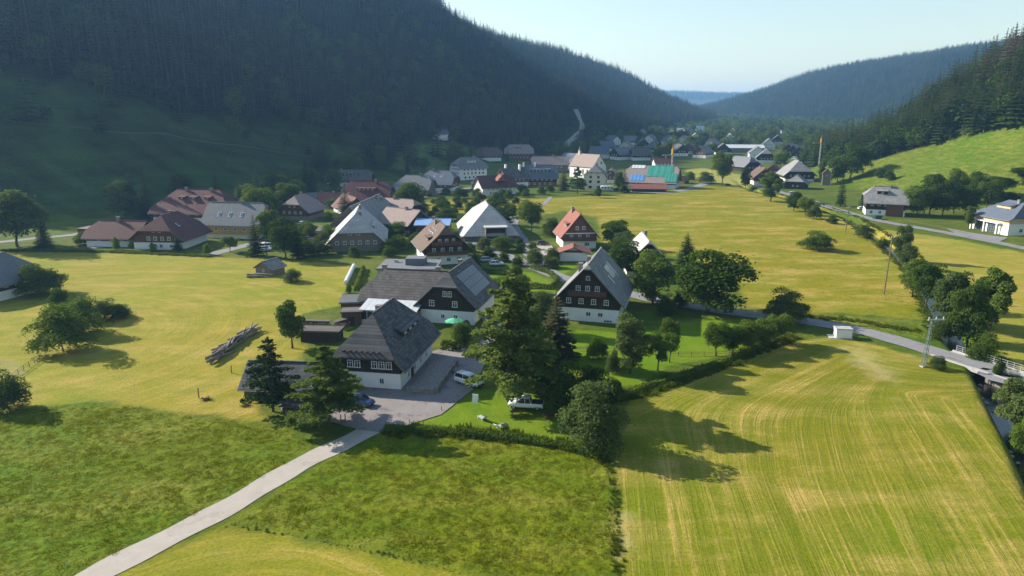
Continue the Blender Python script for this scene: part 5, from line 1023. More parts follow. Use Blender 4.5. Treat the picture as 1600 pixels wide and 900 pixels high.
# right side
T('spruce_1', 1313, 322, 268, 16, 'slim tall spruce beside the hillside road')
T('spruce_2', 1350, 326, 294, 20, 'compact dark spruce left of the brown and white house')
T('dark_2', 1328, 281, 222, 46, 'big dark tree at the lower corner of the sunny pasture', hill=True)
T('dark_1', 1308, 285, 245, 26, 'dark tree left of the big pasture-corner tree', hill=True)
for u, vb, vt, w, lb in ((1374, 278, 262, 16, 'bush on the lower edge of the sunny pasture'), (1390, 282, 265, 16, 'second bush on the lower edge of the sunny pasture')): T('dbush_1', u, vb, vt, w, lb, hill=True)
G2 = 'trees in the belt between the house and the fire station'
for k, (u, vb, vt, w) in enumerate(((1432, 338, 290, 40), (1452, 336, 272, 36), (1472, 338, 282, 40), (1490, 334, 264, 34), (1508, 338, 288, 36), (1521, 326, 268, 32), (1540, 330, 280, 38), (1556, 322, 276, 34), (1592, 322, 262, 36), (1455, 312, 272, 30), (1574, 330, 300, 30), (1612, 330, 275, 40))):
    T(('dark_%d' if k % 3 else 'round_%d') % (k % 4), u, vb, vt, w, 'dark leafy tree in the belt above the fire station meadow', G2)
T('tall_3', 1513, 358, 322, 14, 'slim sapling in the little meadow beside the fire station')
T('bush_1', 1276, 390, 361, 50, 'solitary wide bush in the middle of the yellow meadow')
G3 = 'streamside trees and bushes'
for k, (kd, u, vb, vt, w, lb) in enumerate((('dark_1', 1240, 330, 300, 26, 'streamside tree nearest the black timber shed'), ('round_2', 1258, 336, 308, 24, 'streamside tree opposite the slim tall spruce'), ('gbush_1', 1272, 342, 318, 22, 'pale streamside bush opposite the compact spruce'), ('dbush_2', 1300, 350, 336, 18, 'low streamside bush before the pole'), ('gbush_3', 1351, 372, 350, 28, 'rounded streamside bush beyond the second pole'), ('dbush_4', 1378, 388, 370, 18, 'small dark streamside bush left of the feathery tree'),
                                            ('willow_1', 1405, 408, 352, 26, 'feathery streamside tree, tall and narrow'), ('grey_2', 1415, 420, 380, 26, 'grey streamside tree beside the feathery one'), ('round_1', 1425, 465, 405, 42, 'streamside tree at the bend of the stream'), ('dark_3', 1446, 480, 412, 48, 'broad dark streamside tree'), ('grey_3', 1486, 505, 424, 56, 'pale broad streamside tree in the middle of the clump'), ('dark_2', 1512, 535, 438, 56, 'big streamside tree above the bridge'), ('tall_2', 1545, 520, 420, 46, 'tallest streamside tree with ragged crown'), ('bush_3', 1535, 560, 520, 44, 'shrub at the bridge railing'), ('dbush_1', 1470, 530, 490, 36, 'dark shrub on the bank above the bridge'),
                                            ('willow_3', 1585, 655, 594, 60, 'pale thin willow below the bridge'), ('bbush_1', 1606, 690, 640, 40, 'green bank bush below the bridge by the picture edge'), ('dbush_5', 1560, 585, 556, 20, 'little bush beyond the railing'), ('gbush_2', 1465, 576, 556, 26, 'scrubby bush at the foot of the steel pylon'))):
    T(kd, u, vb, vt, w, lb, G3)
# scattered trees among the far houses
r2 = random.Random(21); pool = []
ZONES = [('garden bush among the village houses', 'garden bushes of the village', 95, [(400, 385), (470, 345), (560, 310), (640, 300), (720, 300), (800, 305), (860, 312), (800, 335), (830, 380), (880, 420), (760, 415), (700, 420), (610, 405), (500, 402)]),
         ('leafy tree among the houses of the far village', 'trees of the far village', 100, [(960, 258), (1000, 262), (1050, 256), (1120, 250), (1140, 228), (1200, 228), (1230, 235), (1300, 236), (1290, 220), (1200, 205), (1100, 200), (1050, 195), (960, 205)]),
         ('leafy tree on the shaded bank above the church', 'trees on the bank above the church', 26, [(850, 262), (905, 262), (960, 262), (990, 240), (960, 215), (920, 200), (925, 240), (870, 255)]),
         ('leafy tree in the wood where the sunny pasture meets the village', 'trees at the pasture foot', 30, [(1250, 262), (1300, 258), (1345, 250), (1360, 238), (1300, 222), (1240, 222)]),
         ('dim tree around the shaded houses below the big hill', 'trees around the shaded houses', 36, [(380, 330), (470, 300), (520, 270), (620, 262), (700, 250), (780, 262), (740, 275), (600, 268), (500, 312), (400, 352)])]
for lb, gp, cnt_, poly in ZONES:
    us, vs = [p[0] for p in poly], [p[1] for p in poly]; made = 0; tries = 0
    while made < cnt_ and tries < 4000:
        tries += 1; u, v = r2.uniform(min(us), max(us)), r2.uniform(min(vs), max(vs))
        if not inpoly(np.array([u]), np.array([v]), poly)[0]: continue
        px_, py_ = GT(u, v)
        if any(math.hypot(px_ - a, py_ - b) < c + 1.5 for a, b, c in BUILT) or any(b > 480 and 1 - 110 / b < (px_ * a + py_ * b) / (a * a + b * b) < 1 and abs(px_ * b - py_ * a) / math.hypot(a, b) < c * 0.85 for a, b, c in BUILT) or any(math.hypot(px_ - a, py_ - b) < 5 for a, b in pool): continue
        pool.append((px_, py_)); made += 1; hh = r2.uniform(8, 17)
        if lb.startswith('garden'): hh = r2.uniform(2, 5.5); plant_at(r2.choice(['bush_1', 'dbush_2', 'gbush_3', 'dbush_4', 'bush_2']), px_, py_, hh, hh * r2.uniform(1.0, 1.6), lb, gp); continue
        kd = r2.choice(['round_0', 'round_1', 'round_2', 'dark_1', 'dark_2', 'grey_1', 'tall_1', 'spruce_1', 'spruce_3'])
        if kd.startswith('spruce'): hh *= 1.3
        plant_at(kd, px_, py_, hh, hh * (0.36 if kd.startswith('spruce') else r2.uniform(0.6, 0.9)), lb if not kd.startswith('spruce') else lb.replace('leafy', 'pointed spruce').replace(' tree', '') if 'leafy' in lb else lb, gp)

# ------------------------------------------------------------------ woods filling the far valley floor and the bank above the church
rw = np.random.default_rng(17); wx, wy = [], []
for x0_, x1_, y0_, y1_, sp_ in ((20, 560, 560, 1150, 9.5), (100, 900, 1150, 2600, 13.0)):
    ex, ey = jitter_grid(x0_, x1_, y0_, y1_, sp_, rw); wx.append(ex); wy.append(ey)
wx, wy = np.concatenate(wx), np.concatenate(wy)
uw = 800 + wx / (wy * CP + 25 * SP) * F_PX
m = (sdist(wx, wy, EDGE_A) < 0) & (-sdist(wx, wy, FOOT_R) < 60) & (sdist(wx, wy, FOOT_B) < 18) & (-sdist(wx, wy, FOOT_C) < 22) & (uw > 850)
m &= (-sdist(wx, wy, FOOT_R) < 0) | (wy > 520)
m &= ((wy > 640) | ((uw < 985) & (sdist(wx, wy, FOOT_A) > -26))) & (wav(wx, wy, 24, 9) + 0.5 * wav(wx, wy, 9, 3) < 0.62)
for a, b, c in BUILT: m &= np.hypot(wx - a, wy - b) > c + 2.5
for a, b, c in BUILT:                                            # keep the view of each house from the valley open
    if b > 560:
        t = (wx * a + wy * b) / (a * a + b * b); m &= ~((t > 1 - 130 / b) & (t < 1) & (np.abs(wx * b - wy * a) / math.hypot(a, b) < c * 0.95))
frd = np.abs(sdist(wx, wy, [GT(872, 240), GT(885, 228), GT(900, 214), GT(910, 200), GT(905, 185), GT(899, 172)])); m &= frd > 12
wx, wy = wx[m], wy[m]; wz = Hh(wx, wy, False); k_ = in_sight(wx, wy, wz, 35); wx, wy, wz = wx[k_], wy[k_], wz[k_]; n = len(wx)
lf = rw.random(n) < 0.68; hh = np.where(lf, rw.uniform(8, 18, n), rw.uniform(13, 24, n)); ww = np.where(lf, hh * rw.uniform(0.9, 1.3, n), hh * rw.uniform(0.9, 1.2, n))
scatter('village_wood', np.stack([wx, wy, wz - 0.2], 1), np.stack([ww, ww, hh], 1), np.where(lf, 4 + rw.integers(0, 4, n), rw.integers(0, 4, n)), FOREST[:6] + [FORESTL, FORESTG], 'mixed trees filling the valley floor around the far houses', 'woodland', 6)
print('WOOD', n)
# ------------------------------------------------------------------ bridge, poles, vehicles, small things
def bridge():
    a, b = Vector(G(1472, 552)), Vector(G(1605, 594)); d = (b - a).normalized(); n_ = Vector((-d.y, d.x)); L = (b - a).length; c = (a + b) / 2
    root = thing('bridge', 'concrete road bridge with metal railing over the stream', 'bridge', (c.x, c.y, 0), math.atan2(d.y, d.x))
    part('deck', M_CONC, root, ((0, 0, -0.22), (L, 6.2, 0.56))); part('kerb', M_CONC, root, ((0, 2.95, 0.16), (L, 0.3, 0.2))); part('edge_beam', M_CONC, root, ((0, -2.95, 0.16), (L, 0.3, 0.2)))
    part('abutment', M_STONE, root, ((L / 2 - 2.4, 0, -1.6), (4.6, 6.0, 2.2))); part('abutment', M_STONE, root, ((-L / 2 + 1.6, 0, -1.6), (3.0, 6.0, 2.2)))
    for k in range(13): part('railing_post', M_METAL, root, ((-L / 2 + 0.6 + (L - 1.2) * k / 12, 3.0, 0.72), (0.09, 0.09, 1.1)))
    for zz in (0.5, 0.85, 1.24): part('handrail', M_METAL, root, ((0, 3.0, zz), (L - 1.1, 0.07, 0.07)))
bridge()
def rot2(o, x_, y_): o.rotation_euler = (x_, y_, o.rotation_euler[2]); return o
def lattice_pylon():
    x_, y_ = G(1442, 573); root = thing('steel_pylon', 'grey-green lattice pylon with crossarm beside the bridge', 'pylon', (x_, y_, H1(x_, y_)), 0.25); h = 8.3
    rot2(root, 0.0, 0.06)
    w = lambda z: 0.30 - 0.18 * z / h
    M_ST = plain('painted_steel', (0.13, 0.18, 0.17), 0.6, 0.3, 2.0)
    for sx in (-1, 1):
        for sy in (-1, 1):
            mb = MB(); mb.tube((sx * w(0), sy * w(0), -0.3), (sx * w(h), sy * w(h), h), 0.05, 0.04, 4); link('leg', mb.mesh('leg', M_ST), root)
    for k in range(9):
        z0, z1 = h * k / 9, h * (k + 1) / 9; mb = MB()
        for sx, sy, tx, ty in ((-1, -1, 1, -1), (1, -1, 1, 1), (1, 1, -1, 1), (-1, 1, -1, -1)):
            mb.tube((sx * w(z0), sy * w(z0), z0), (tx * w(z1), ty * w(z1), z1), 0.024, 0.024, 4); mb.tube((tx * w(z0), ty * w(z0), z0), (sx * w(z1), sy * w(z1), z1), 0.024, 0.024, 4)
        link('brace', mb.mesh('brace', M_ST), root)
    part('crossarm', M_METAL, root, ((0.9, 0, h + 0.1), (3.6, 0.2, 0.2)), ((0, 0, h - 1.0), (1.4, 0.12, 0.12)))
    for k in range(3): part('insulator', M_METAL, root, ((-0.7 + k * 1.5, 0, h + 0.4), (0.16, 0.16, 0.42)))
    part('footing', M_CONC, root, ((0, 0, 0.05), (0.8, 0.8, 0.2)))
lattice_pylon()
M_POLE = plain('pole_timber', (0.20, 0.15, 0.11), 0.9, 0.35, 1.5)
def pole(label, u, vb, vt, lean=0.0, hill=False):
    x_, y_ = GT(u, vb) if hill else G(u, vb); z = H1(x_, y_); top = CAM_H + ray(u, vt)[2] * y_ / ray(u, vt)[1] - z
    root = thing('utility_pole', label, 'pole', (x_, y_, z), 0.4); rot2(root, 0, lean); mb = MB()
    mb.tube((0, 0, -0.5), (0, 0, top), 0.17, 0.11, 8); link('shaft', mb.mesh('shaft', M_POLE), root)
    part('crossarm', M_POLE, root, ((0, 0.17, top - 0.6), (1.9, 0.12, 0.14)))
    for k in (-0.8, 0, 0.8): part('insulator', M_FRAME, root, ((k, 0.17, top - 0.42), (0.1, 0.1, 0.24)))
pole('tall wooden pole standing in the yellow meadow by the stream', 1381, 461, 368, 0.02); pole('shorter wooden pole between the stream and the hillside road', 1321, 364, 322, 0.02)
pole('thin pole near the parked white cars', 417, 400, 372); pole('thin pole beside the fire station', 1587, 330, 300); pole('slim pole on the hillside pasture edge', 1296, 300, 262)
x_, y_ = G(1316, 527); tb = thing('cabinet', 'white roofed transformer cabinet on the verge below the road', 'utility cabinet', (x_, y_, H1(x_, y_)), math.radians(-8))
part('body', M_WHITE, tb, ((0, 0, 0.9), (2.9, 1.9, 1.8))); part('roof', M_CONC, tb, ((0, 0, 1.9), (3.1, 2.1, 0.2))); part('plinth', M_CONC, tb, ((-0.5, 0, 0.05), (4.2, 2.5, 0.16)))
for k in (-0.7, 0.7): part('door', M_FRAME, tb, ((k, -0.97, 0.9), (1.2, 0.05, 1.5)))
# --- tower crane mast and a second mast with an orange head
def mast(label, u, vb, vt, hd, col):
    x_, y_ = GT(u, vb); z = H1(x_, y_); top = CAM_H + ray(u, vt)[2] * y_ / ray(u, vt)[1] - z; root = thing('crane', label, 'crane', (x_, y_, z), 0.3); n = 14; w = 0.32
    for sx in (-1, 1):
        for sy in (-1, 1): part('mast_leg', M_METAL, root, ((sx * w, sy * w, top / 2), (0.12, 0.12, top)))
    for k in range(n):
        mb = MB(); z0, z1 = top * k / n, top * (k + 1) / n; s = 1 if k % 2 else -1
        for q_ in (-w, w): mb.tube((-w * s, q_, z0), (w * s, q_, z1), 0.05, 0.05, 4); mb.tube((q_, -w * s, z0), (q_, w * s, z1), 0.05, 0.05, 4)
        link('brace', mb.mesh('brace', M_METAL), root)
    part('cab', col, root, ((0, 0, top + hd / 2 + 0.02), (0.9, 0.9, hd))); mb = MB(); mb.tube((0, 0, top + hd), (0, 0, top + hd * 1.8), 0.2, 0.05, 6); link('peak', mb.mesh('peak', col), root)
    part('jib', M_METAL, root, ((-3.6, 0, top + 0.3), (6.0, 0.5, 0.45)))
M_ORANGE = plain('orange_paint', (0.60, 0.28, 0.06), 0.5, 0.2, 1.0); M_YEL = plain('yellow_paint', (0.62, 0.36, 0.05), 0.5, 0.2, 1.0)
mast('yellow-headed crane mast beside the tarpaulin farmhouse', 1048, 292, 243, 4.0, M_YEL); mast('thin mast with orange head near the transformer tower', 1279, 262, 224, 3.5, M_ORANGE)
# --- vehicles
M_TYRE = plain('tyre_rubber', (0.025, 0.025, 0.027), 0.85, 0.2, 3.0); M_RIM = plain('alloy_rim', (0.45, 0.46, 0.47), 0.35, 0.1, 3.0, metal=0.7)
M_LAMP = glass_mat('lamp_glass', (0.55, 0.55, 0.52), 0.1); M_TAIL = glass_mat('tail_glass', (0.35, 0.02, 0.02), 0.15); M_PLASTIC = plain('black_plastic', (0.03, 0.03, 0.032), 0.6, 0.1, 3.0)
PAINT = {}
def paint(c):
    if c not in PAINT:
        m, nt, b = nodes('car_paint'); b.inputs['Base Color'].default_value = (*c, 1); b.inputs['Roughness'].default_value = 0.35; b.inputs['Specular IOR Level'].default_value = 0.5; b.inputs['Coat Weight'].default_value = 0.5; PAINT[c] = m
    return PAINT[c]
def loft(stations, mat, name, close=True):
    mb = MB(); n = len(stations[0]); 
    for s in stations: mb.v += [tuple(p) for p in s]
    for k in range(len(stations) - 1):
        for i in range(n):
            j = (i + 1) % n; mb.f.append((k * n + i, k * n + j, (k + 1) * n + j, (k + 1) * n + i)); mb.m.append(0)
    mb.f.append(tuple(range(n - 1, -1, -1))); mb.f.append(tuple(range((len(stations) - 1) * n, len(stations) * n))); mb.m += [0, 0]
    return mb.mesh(name, mat, True)
WHEEL = {}
def wheels(root, xs_, hw, r):
    if r not in WHEEL:
        t = MB(); t.tube((0, -0.11, 0), (0, 0.11, 0), r, r, 16); q_ = MB(); q_.tube((0, -0.125, 0), (0, 0.125, 0), r * 0.62, r * 0.62, 10); WHEEL[r] = (t.mesh('tyre', M_TYRE), q_.mesh('rim', M_RIM))
    for x_ in xs_:
        for s in (-1, 1):
            w = link('wheel', None, root, (x_, s * (hw - 0.12), r)); link('tyre', WHEEL[r][0], w); link('rim', WHEEL[r][1], w)
CARS = {'van': (4.9, 0.95, [(-2.42, .95, .35), (-2.35, 1.05, .28), (-1.2, 1.08, .25), (1.0, 1.06, .25), (1.9, .98, .26), (2.32, .80, .30), (2.45, .62, .36)], [(-2.36, 1.05, 1.06), (-2.22, 1.05, 1.70), (-0.6, 1.06, 1.78), (0.75, 1.05, 1.70), (1.65, 1.00, 1.06)]),
        'hatch': (4.2, 0.89, [(-2.08, .85, .35), (-2.0, .95, .28), (-1.0, .96, .24), (0.8, .94, .24), (1.6, .86, .26), (2.0, .70, .30), (2.1, .55, .36)], [(-2.0, .94, .96), (-1.7, .95, 1.40), (-0.5, .95, 1.47), (0.35, .94, 1.42), (1.1, .90, .94)]),
        'pickup': (5.2, 0.95, [(-2.6, .98, .45), (-2.55, 1.02, .40), (-1.0, 1.04, .38), (1.0, 1.05, .38), (2.0, 1.02, .40), (2.5, .92, .44), (2.6, .75, .50)], [(-0.75, 1.03, 1.05), (-0.6, 1.03, 1.72), (0.1, 1.03, 1.80), (0.75, 1.03, 1.74), (1.45, 1.02, 1.05)])}
def car(label, at, rz, kind, col, group=None, cat='car', name='car'):
    L, hw, low, top = CARS[kind]; p = paint(col); root = thing(name, label, cat, (at[0], at[1], H1(*at) + 0.10), rz, group)
    st = [[(x_, -hw * 0.94, zb), (x_, -hw, zb + 0.18), (x_, -hw, zt - 0.14), (x_, -hw * 0.93, zt), (x_, hw * 0.93, zt), (x_, hw, zt - 0.14), (x_, hw, zb + 0.18), (x_, hw * 0.94, zb)] for x_, zt, zb in low]
    link('body', loft(st, p, 'body'), root)
    gl = [[(x_, -hw * 0.92, zb - 0.02), (x_, -hw * (0.92 - 0.16 * (zt - zb)), zt), (x_, hw * (0.92 - 0.16 * (zt - zb)), zt), (x_, hw * 0.92, zb - 0.02)] for x_, zb, zt in top]
    link('cabin_glass', loft(gl, M_GLASS, 'cabin_glass'), root)
    t1, t3 = top[1], top[3]; rw = hw * (0.92 - 0.16 * 0.65)
    rl = [[(x_, -rw - 0.02, zt - 0.05), (x_, -rw + 0.08, zt + 0.03), (x_, rw - 0.08, zt + 0.03), (x_, rw + 0.02, zt - 0.05)] for x_, zb, zt in top[1:4]]
    r_ = link('roof', loft(rl, p, 'roof'), root)
    for s in (-1, 1):
        mb = MB()
        for i in (1, 2, 3):
            x_, zb, zt = top[i]; x2 = top[0][0] if i == 1 else top[4][0] if i == 3 else x_; mb.tube((x2, s * hw * 0.93, zb - 0.02), (x_, s * (hw * (0.92 - 0.16 * (zt - zb)) + 0.01), zt), 0.045, 0.045, 4)
        link('pillar', mb.mesh('pillar', p), root)
        part('headlight', M_LAMP, root, ((low[-2][0] - 0.02, s * hw * 0.74, low[-2][1] - 0.16), (0.22, 0.36, 0.15))); part('tail_light', M_TAIL, root, ((low[0][0] + 0.0, s * hw * 0.82, low[0][1] - 0.16), (0.12, 0.2, 0.3)))
        part('mirror', p, root, ((top[4][0] - 0.45, s * (hw + 0.08), top[4][1] + 0.08), (0.14, 0.2, 0.14)))
    part('front_bumper', M_PLASTIC, root, ((low[-1][0] - 0.02, 0, 0.42), (0.14, hw * 1.7, 0.2))); part('rear_bumper', M_PLASTIC, root, ((low[0][0] + 0.0, 0, 0.45), (0.14, hw * 1.7, 0.2)))
    if kind == 'pickup': part('bed_cover', M_PLASTIC, root, ((-1.7, 0, 1.06), (1.6, hw * 1.75, 0.06)))
    wheels(root, (low[0][0] + 0.85, low[-1][0] - 0.85), hw, 0.34 if kind != 'pickup' else 0.39); return root
WHT, SIL, BLU, BLK, RED_ = (0.72, 0.73, 0.74), (0.40, 0.41, 0.42), (0.03, 0.07, 0.20), (0.03, 0.03, 0.035), (0.32, 0.04, 0.03)
car('white minivan parked at the edge of the car park', G(733, 601), math.radians(-38), 'van', WHT, cat='van', name='minivan')
car('white pickup with dark bed cover under the tall larch', G(822, 638), math.radians(172), 'pickup', WHT, cat='pickup', name='pickup')
car('dark blue car parked beside the white trailer', G(563, 633), math.radians(-20), 'hatch', BLU)
for u, v, a, c, k, lb in ((414, 392, 5, WHT, 'hatch', 'front one of the white cars by the lane trees'), (420, 388, 8, WHT, 'van', 'rear one of the white cars by the lane trees'), (481, 376, 60, SIL, 'hatch', 'silver car on the lane near the old farmhouse'), (473, 352, 80, WHT, 'hatch', 'white car beside the brown half-hipped house'), (776, 415, 12, WHT, 'hatch', 'white car at the road below the wooden chalet'), (762, 409, 8, SIL, 'hatch', 'silver car next to the white one below the chalet'),
                       (848, 383, 10, BLK, 'hatch', 'black car on the forecourt by the brick-red house'), (1347, 328, 8, WHT, 'hatch', 'white car beside the hillside road'), (1240, 305, -20, WHT, 'van', 'white van on the hillside road behind the stream trees'), (741, 288, 10, WHT, 'hatch', 'white car in front of the white guesthouse'), (775, 308, 15, SIL, 'hatch', 'silver car below the red dormer house'), (1137, 291, 20, BLK, 'hatch', 'dark car by the tall tree at the meadow end'), (808, 293, 20, BLK, 'van', 'dark van on the village street'), (965, 299, 10, BLK, 'van', 'dark van beside the white camper')):
    car(lb, G(u, v), math.radians(a), k, c, 'cars parked about the village')
def box_vehicle(name, cat, label, at, rz, L, W, h, col, axles, win=True, hitch=True):
    root = thing(name, label, cat, (at[0], at[1], H1(*at) + 0.08), rz); z0 = 0.5
    st = [[(x_, -W / 2, z0 + dz), (x_, -W / 2, z0 + h - 0.25 - dz), (x_, -W / 2 + 0.25, z0 + h - dz), (x_, W / 2 - 0.25, z0 + h - dz), (x_, W / 2, z0 + h - 0.25 - dz), (x_, W / 2, z0 + dz)] for x_, dz in ((-L / 2, 0.12), (-L / 2 + 0.15, 0), (L / 2 - 0.15, 0), (L / 2, 0.12))]
    link('body', loft(st, paint(col), 'body'), root); part('skirt', M_PLASTIC, root, ((0, 0, z0 - 0.06), (L * 0.96, W * 0.96, 0.14)))
    wheels(root, axles, W / 2 + 0.04, 0.33)
    if win:
        n = max(2, int(L / 1.5))
        for k in range(n):
            for s in (-1, 1): part('window', M_GLASS, root, ((-L / 2 + L * (k + 0.5) / n, s * (W / 2 + 0.012), z0 + h * 0.62), (L / n * 0.72, 0.04, h * 0.3)))
    if hitch: part('hitch', M_PLASTIC, root, ((L / 2 + 0.6, 0, z0 - 0.05), (1.3, 0.12, 0.1)))
    return root
box_vehicle('box_trailer', 'trailer', 'white box trailer parked in front of the low workshop', G(496, 622), math.radians(-8), 3.9, 2.0, 1.9, (0.74, 0.73, 0.70), (-0.35, 0.35), win=False)
box_vehicle('camper', 'camper', 'white camper van parked by the presbytery', GT(948, 299), math.radians(-4), 7.0, 2.4, 2.6, WHT, (-2.2, 2.2), hitch=False)
box_vehicle('bus', 'bus', 'white and dark bus in the shade left of the red inn', G(455, 306), math.radians(8), 11.5, 2.5, 2.7, WHT, (-3.6, 3.4), hitch=False)
sk = thing('skip', 'dark green skip beside the hillside road', 'skip', (*G(1370, 343), 0.1), 0.3); mb = MB(); mb.hexa([(-1.4, -0.8, 0.1), (1.4, -0.8, 0.1), (1.4, 0.8, 0.1), (-1.4, 0.8, 0.1), (-2.0, -1.0, 1.6), (2.0, -1.0, 1.6), (2.0, 1.0, 1.6), (-2.0, 1.0, 1.6)]); link('bin', mb.mesh('bin', plain('green_paint', (0.04, 0.10, 0.08), 0.6)), sk); part('rim', M_PLASTIC, sk, ((0, -1.0, 1.62), (4.1, 0.12, 0.1)), ((0, 1.0, 1.62), (4.1, 0.12, 0.1)))
# --- long heap of weathered logs in the mown field
M_LOG = plain('weathered_log', (0.30, 0.26, 0.22), 0.9, 0.55, 1.2, bmp=0.4); M_LOGEND = plain('sawn_end', (0.46, 0.36, 0.24), 0.9, 0.2, 3)
lr_ = random.Random(5); a, b = Vector(G(330, 566)), Vector(G(398, 517)); d = (b - a).normalized(); n_ = Vector((-d.y, d.x)); LOGM = []
for k in range(5):
    mb = MB(); L_ = 3.6 + 0.6 * k; pts = [Vector((L_ * (i / 4 - 0.5), 0.10 * lr_.uniform(-1, 1), 0.06 * lr_.uniform(-1, 1))) for i in range(5)]
    for i in range(4): mb.tube(pts[i], pts[i + 1], 0.20 - 0.022 * i, 0.178 - 0.022 * i, 8)
    LOGM.append(mb.mesh('log', M_LOG, False))
for k in range(64):
    t = (k % 16) / 15; lay_ = k // 16; c = a + d * ((b - a).length * (t * 0.9 + 0.05) + lr_.uniform(-0.6, 0.6)) + n_ * (lr_.uniform(-1.3, 1.3) * (1 - lay_ * 0.22))
    o = link('log', LOGM[k % 5], None, (c.x, c.y, H1(c.x, c.y) + 0.18 + lay_ * 0.33 + lr_.uniform(0, 0.1)), math.atan2(d.y, d.x) + lr_.uniform(-0.35, 0.35)); rot2(o, 0, lr_.uniform(-0.1, 0.1))
    tag(o, 'weathered grey log in the long heap on the mown field', 'log', 'logs of the long heap')
for k in range(9):
    c = Vector(G(397 + 2.2 * k, 433 - 0.3 * (k % 3))); o = link('log', LOGM[k % 5], None, (c.x, c.y - 0.6, H1(c.x, c.y) + 0.2 + 0.34 * (k % 3)), lr_.uniform(-0.3, 0.3)); tag(o, 'short grey log piled beside the field hut', 'log', 'logs by the field hut')
def timber_stack(label, at, rz, L, h, w=1.0, cat='wood stack'):
    root = thing('wood_stack', label, cat, (at[0], at[1], H1(*at)), rz); n = max(3, int(L / 0.55)); m = max(2, int(h / 0.4))
    for j in range(m):
        for i in range(n):
            mb = MB(); x_ = -L / 2 + L * (i + 0.5 + 0.25 * (j % 2)) / n; mb.tube((x_, -w / 2 - lr_.uniform(0, 0.1), 0.2 + j * h / m), (x_, w / 2, 0.2 + j * h / m), 0.21 * lr_.uniform(0.8, 1.05), 0.2, 7); link('billet', mb.mesh('billet', M_LOG if lr_.random() < 0.5 else M_WOODB), root)
    part('cover', M_BARNR, root, ((0, 0, h + 0.1), (L + 0.4, w + 0.3, 0.08))); return root
timber_stack('long firewood wall from the round tree to the garden shelter', G(490, 512), math.radians(-6), 7.0, 1.5); timber_stack('firewood wall running back toward the sunroom', G(545, 508), math.radians(52), 7.0, 1.5)
timber_stack('low covered firewood row by the car park edge', G(462, 645), math.radians(-12), 4.2, 0.9, cat='wood stack'); timber_stack('dark timber pile by the lane below the parked cars', G(488, 393), math.radians(4), 6.5, 1.2)
# --- garden things near the farmhouse
M_PARA = plain('green_canopy', (0.10, 0.42, 0.24), 0.7, 0.2, 1.0)
x_, y_ = G(710, 516); pa = thing('parasol', 'green garden parasol on the lawn below the solar-roofed wing', 'parasol', (x_, y_, H1(x_, y_))); mb = MB(); mb.tube((0, 0, -0.1), (0, 0, 2.5), 0.03, 0.03, 6); link('pole', mb.mesh('pole', M_FRAME), pa); mb = MB(); mb.box((0, 0, 0.06), (0.6, 0.6, 0.12)); link('base', mb.mesh('base', M_CONC), pa)
mb = MB()
for k in range(8):
    a0, a1 = k * math.pi / 4, (k + 1) * math.pi / 4; mb.poly([(1.9 * math.cos(a0), 1.9 * math.sin(a0), 2.0), (1.9 * math.cos(a1), 1.9 * math.sin(a1), 2.0), (0, 0, 2.62)]); mb.poly([(1.9 * math.cos(a1), 1.9 * math.sin(a1), 2.0), (1.9 * math.cos(a0), 1.9 * math.sin(a0), 2.0), (1.9 * math.cos(a0), 1.9 * math.sin(a0), 1.8), (1.9 * math.cos(a1), 1.9 * math.sin(a1), 1.8)])
link('canopy', mb.mesh('canopy', M_PARA), pa)
def lounger(label, u, v, rz, col):
    x_, y_ = G(u, v); root = thing('sun_lounger', label, 'sun lounger', (x_, y_, H1(x_, y_)), rz); m_ = paint(col)
    part('seat', m_, root, ((0.25, 0, 0.34), (1.3, 0.65, 0.08))); mb = MB(); mb.hexa([(-0.4, -0.32, 0.34), (-0.4, 0.32, 0.34), (-1.0, 0.32, 0.85), (-1.0, -0.32, 0.85), (-0.35, -0.32, 0.42), (-0.35, 0.32, 0.42), (-0.94, 0.32, 0.92), (-0.94, -0.32, 0.92)]); link('backrest', mb.mesh('backrest', m_), root)
    for sx in (-0.3, 0.8):
        for sy in (-0.28, 0.28): part('leg', M_FRAME, root, ((sx, sy, 0.14), (0.06, 0.06, 0.34)))
lounger('pale sun lounger with raised back on the lawn', 754, 656, 2.2, (0.42, 0.43, 0.46)); lounger('pale reclining chair nearest the shaggy hedge', 781, 669, 0.8, (0.38, 0.38, 0.40))
tb = thing('garden_table', 'small dark garden table beside the reclining chair', 'table', (*G(789, 671), 0), 0.4); part('top', M_PLASTIC, tb, ((0, 0, 0.68), (0.9, 0.9, 0.05)))
for sx in (-0.35, 0.35):
    for sy in (-0.35, 0.35): part('leg', M_PLASTIC, tb, ((sx, sy, 0.33), (0.05, 0.05, 0.68)))
sb = thing('notice_board', 'white folding notice board standing on the lawn edge by the van', 'sign', (*G(743, 628), 0), -0.3)
for s in (-1, 1):
    mb = MB(); mb.hexa([(-0.45, s * 0.32, 0), (0.45, s * 0.32, 0), (0.45, s * 0.36, 0), (-0.45, s * 0.36, 0), (-0.45, s * 0.02, 1.25), (0.45, s * 0.02, 1.25), (0.45, s * 0.06, 1.25), (-0.45, s * 0.06, 1.25)]); link('panel', mb.mesh('panel', M_FRAME), sb)
def table_set(label, u, v, rz):
    x_, y_ = G(u, v); root = thing('picnic_table', label, 'picnic table', (x_, y_, H1(x_, y_)), rz)
    part('top', M_WOODB, root, ((0, 0, 0.74), (1.9, 0.75, 0.07)))
    for s in (-1, 1): part('bench', M_WOODB, root, ((0, s * 0.75, 0.45), (1.9, 0.28, 0.06)))
    for s in (-0.7, 0.7): part('leg', M_WOODB, root, ((s, 0, 0.36), (0.1, 1.4, 0.1)), ((s, 0, 0.37), (0.1, 0.1, 0.72)))
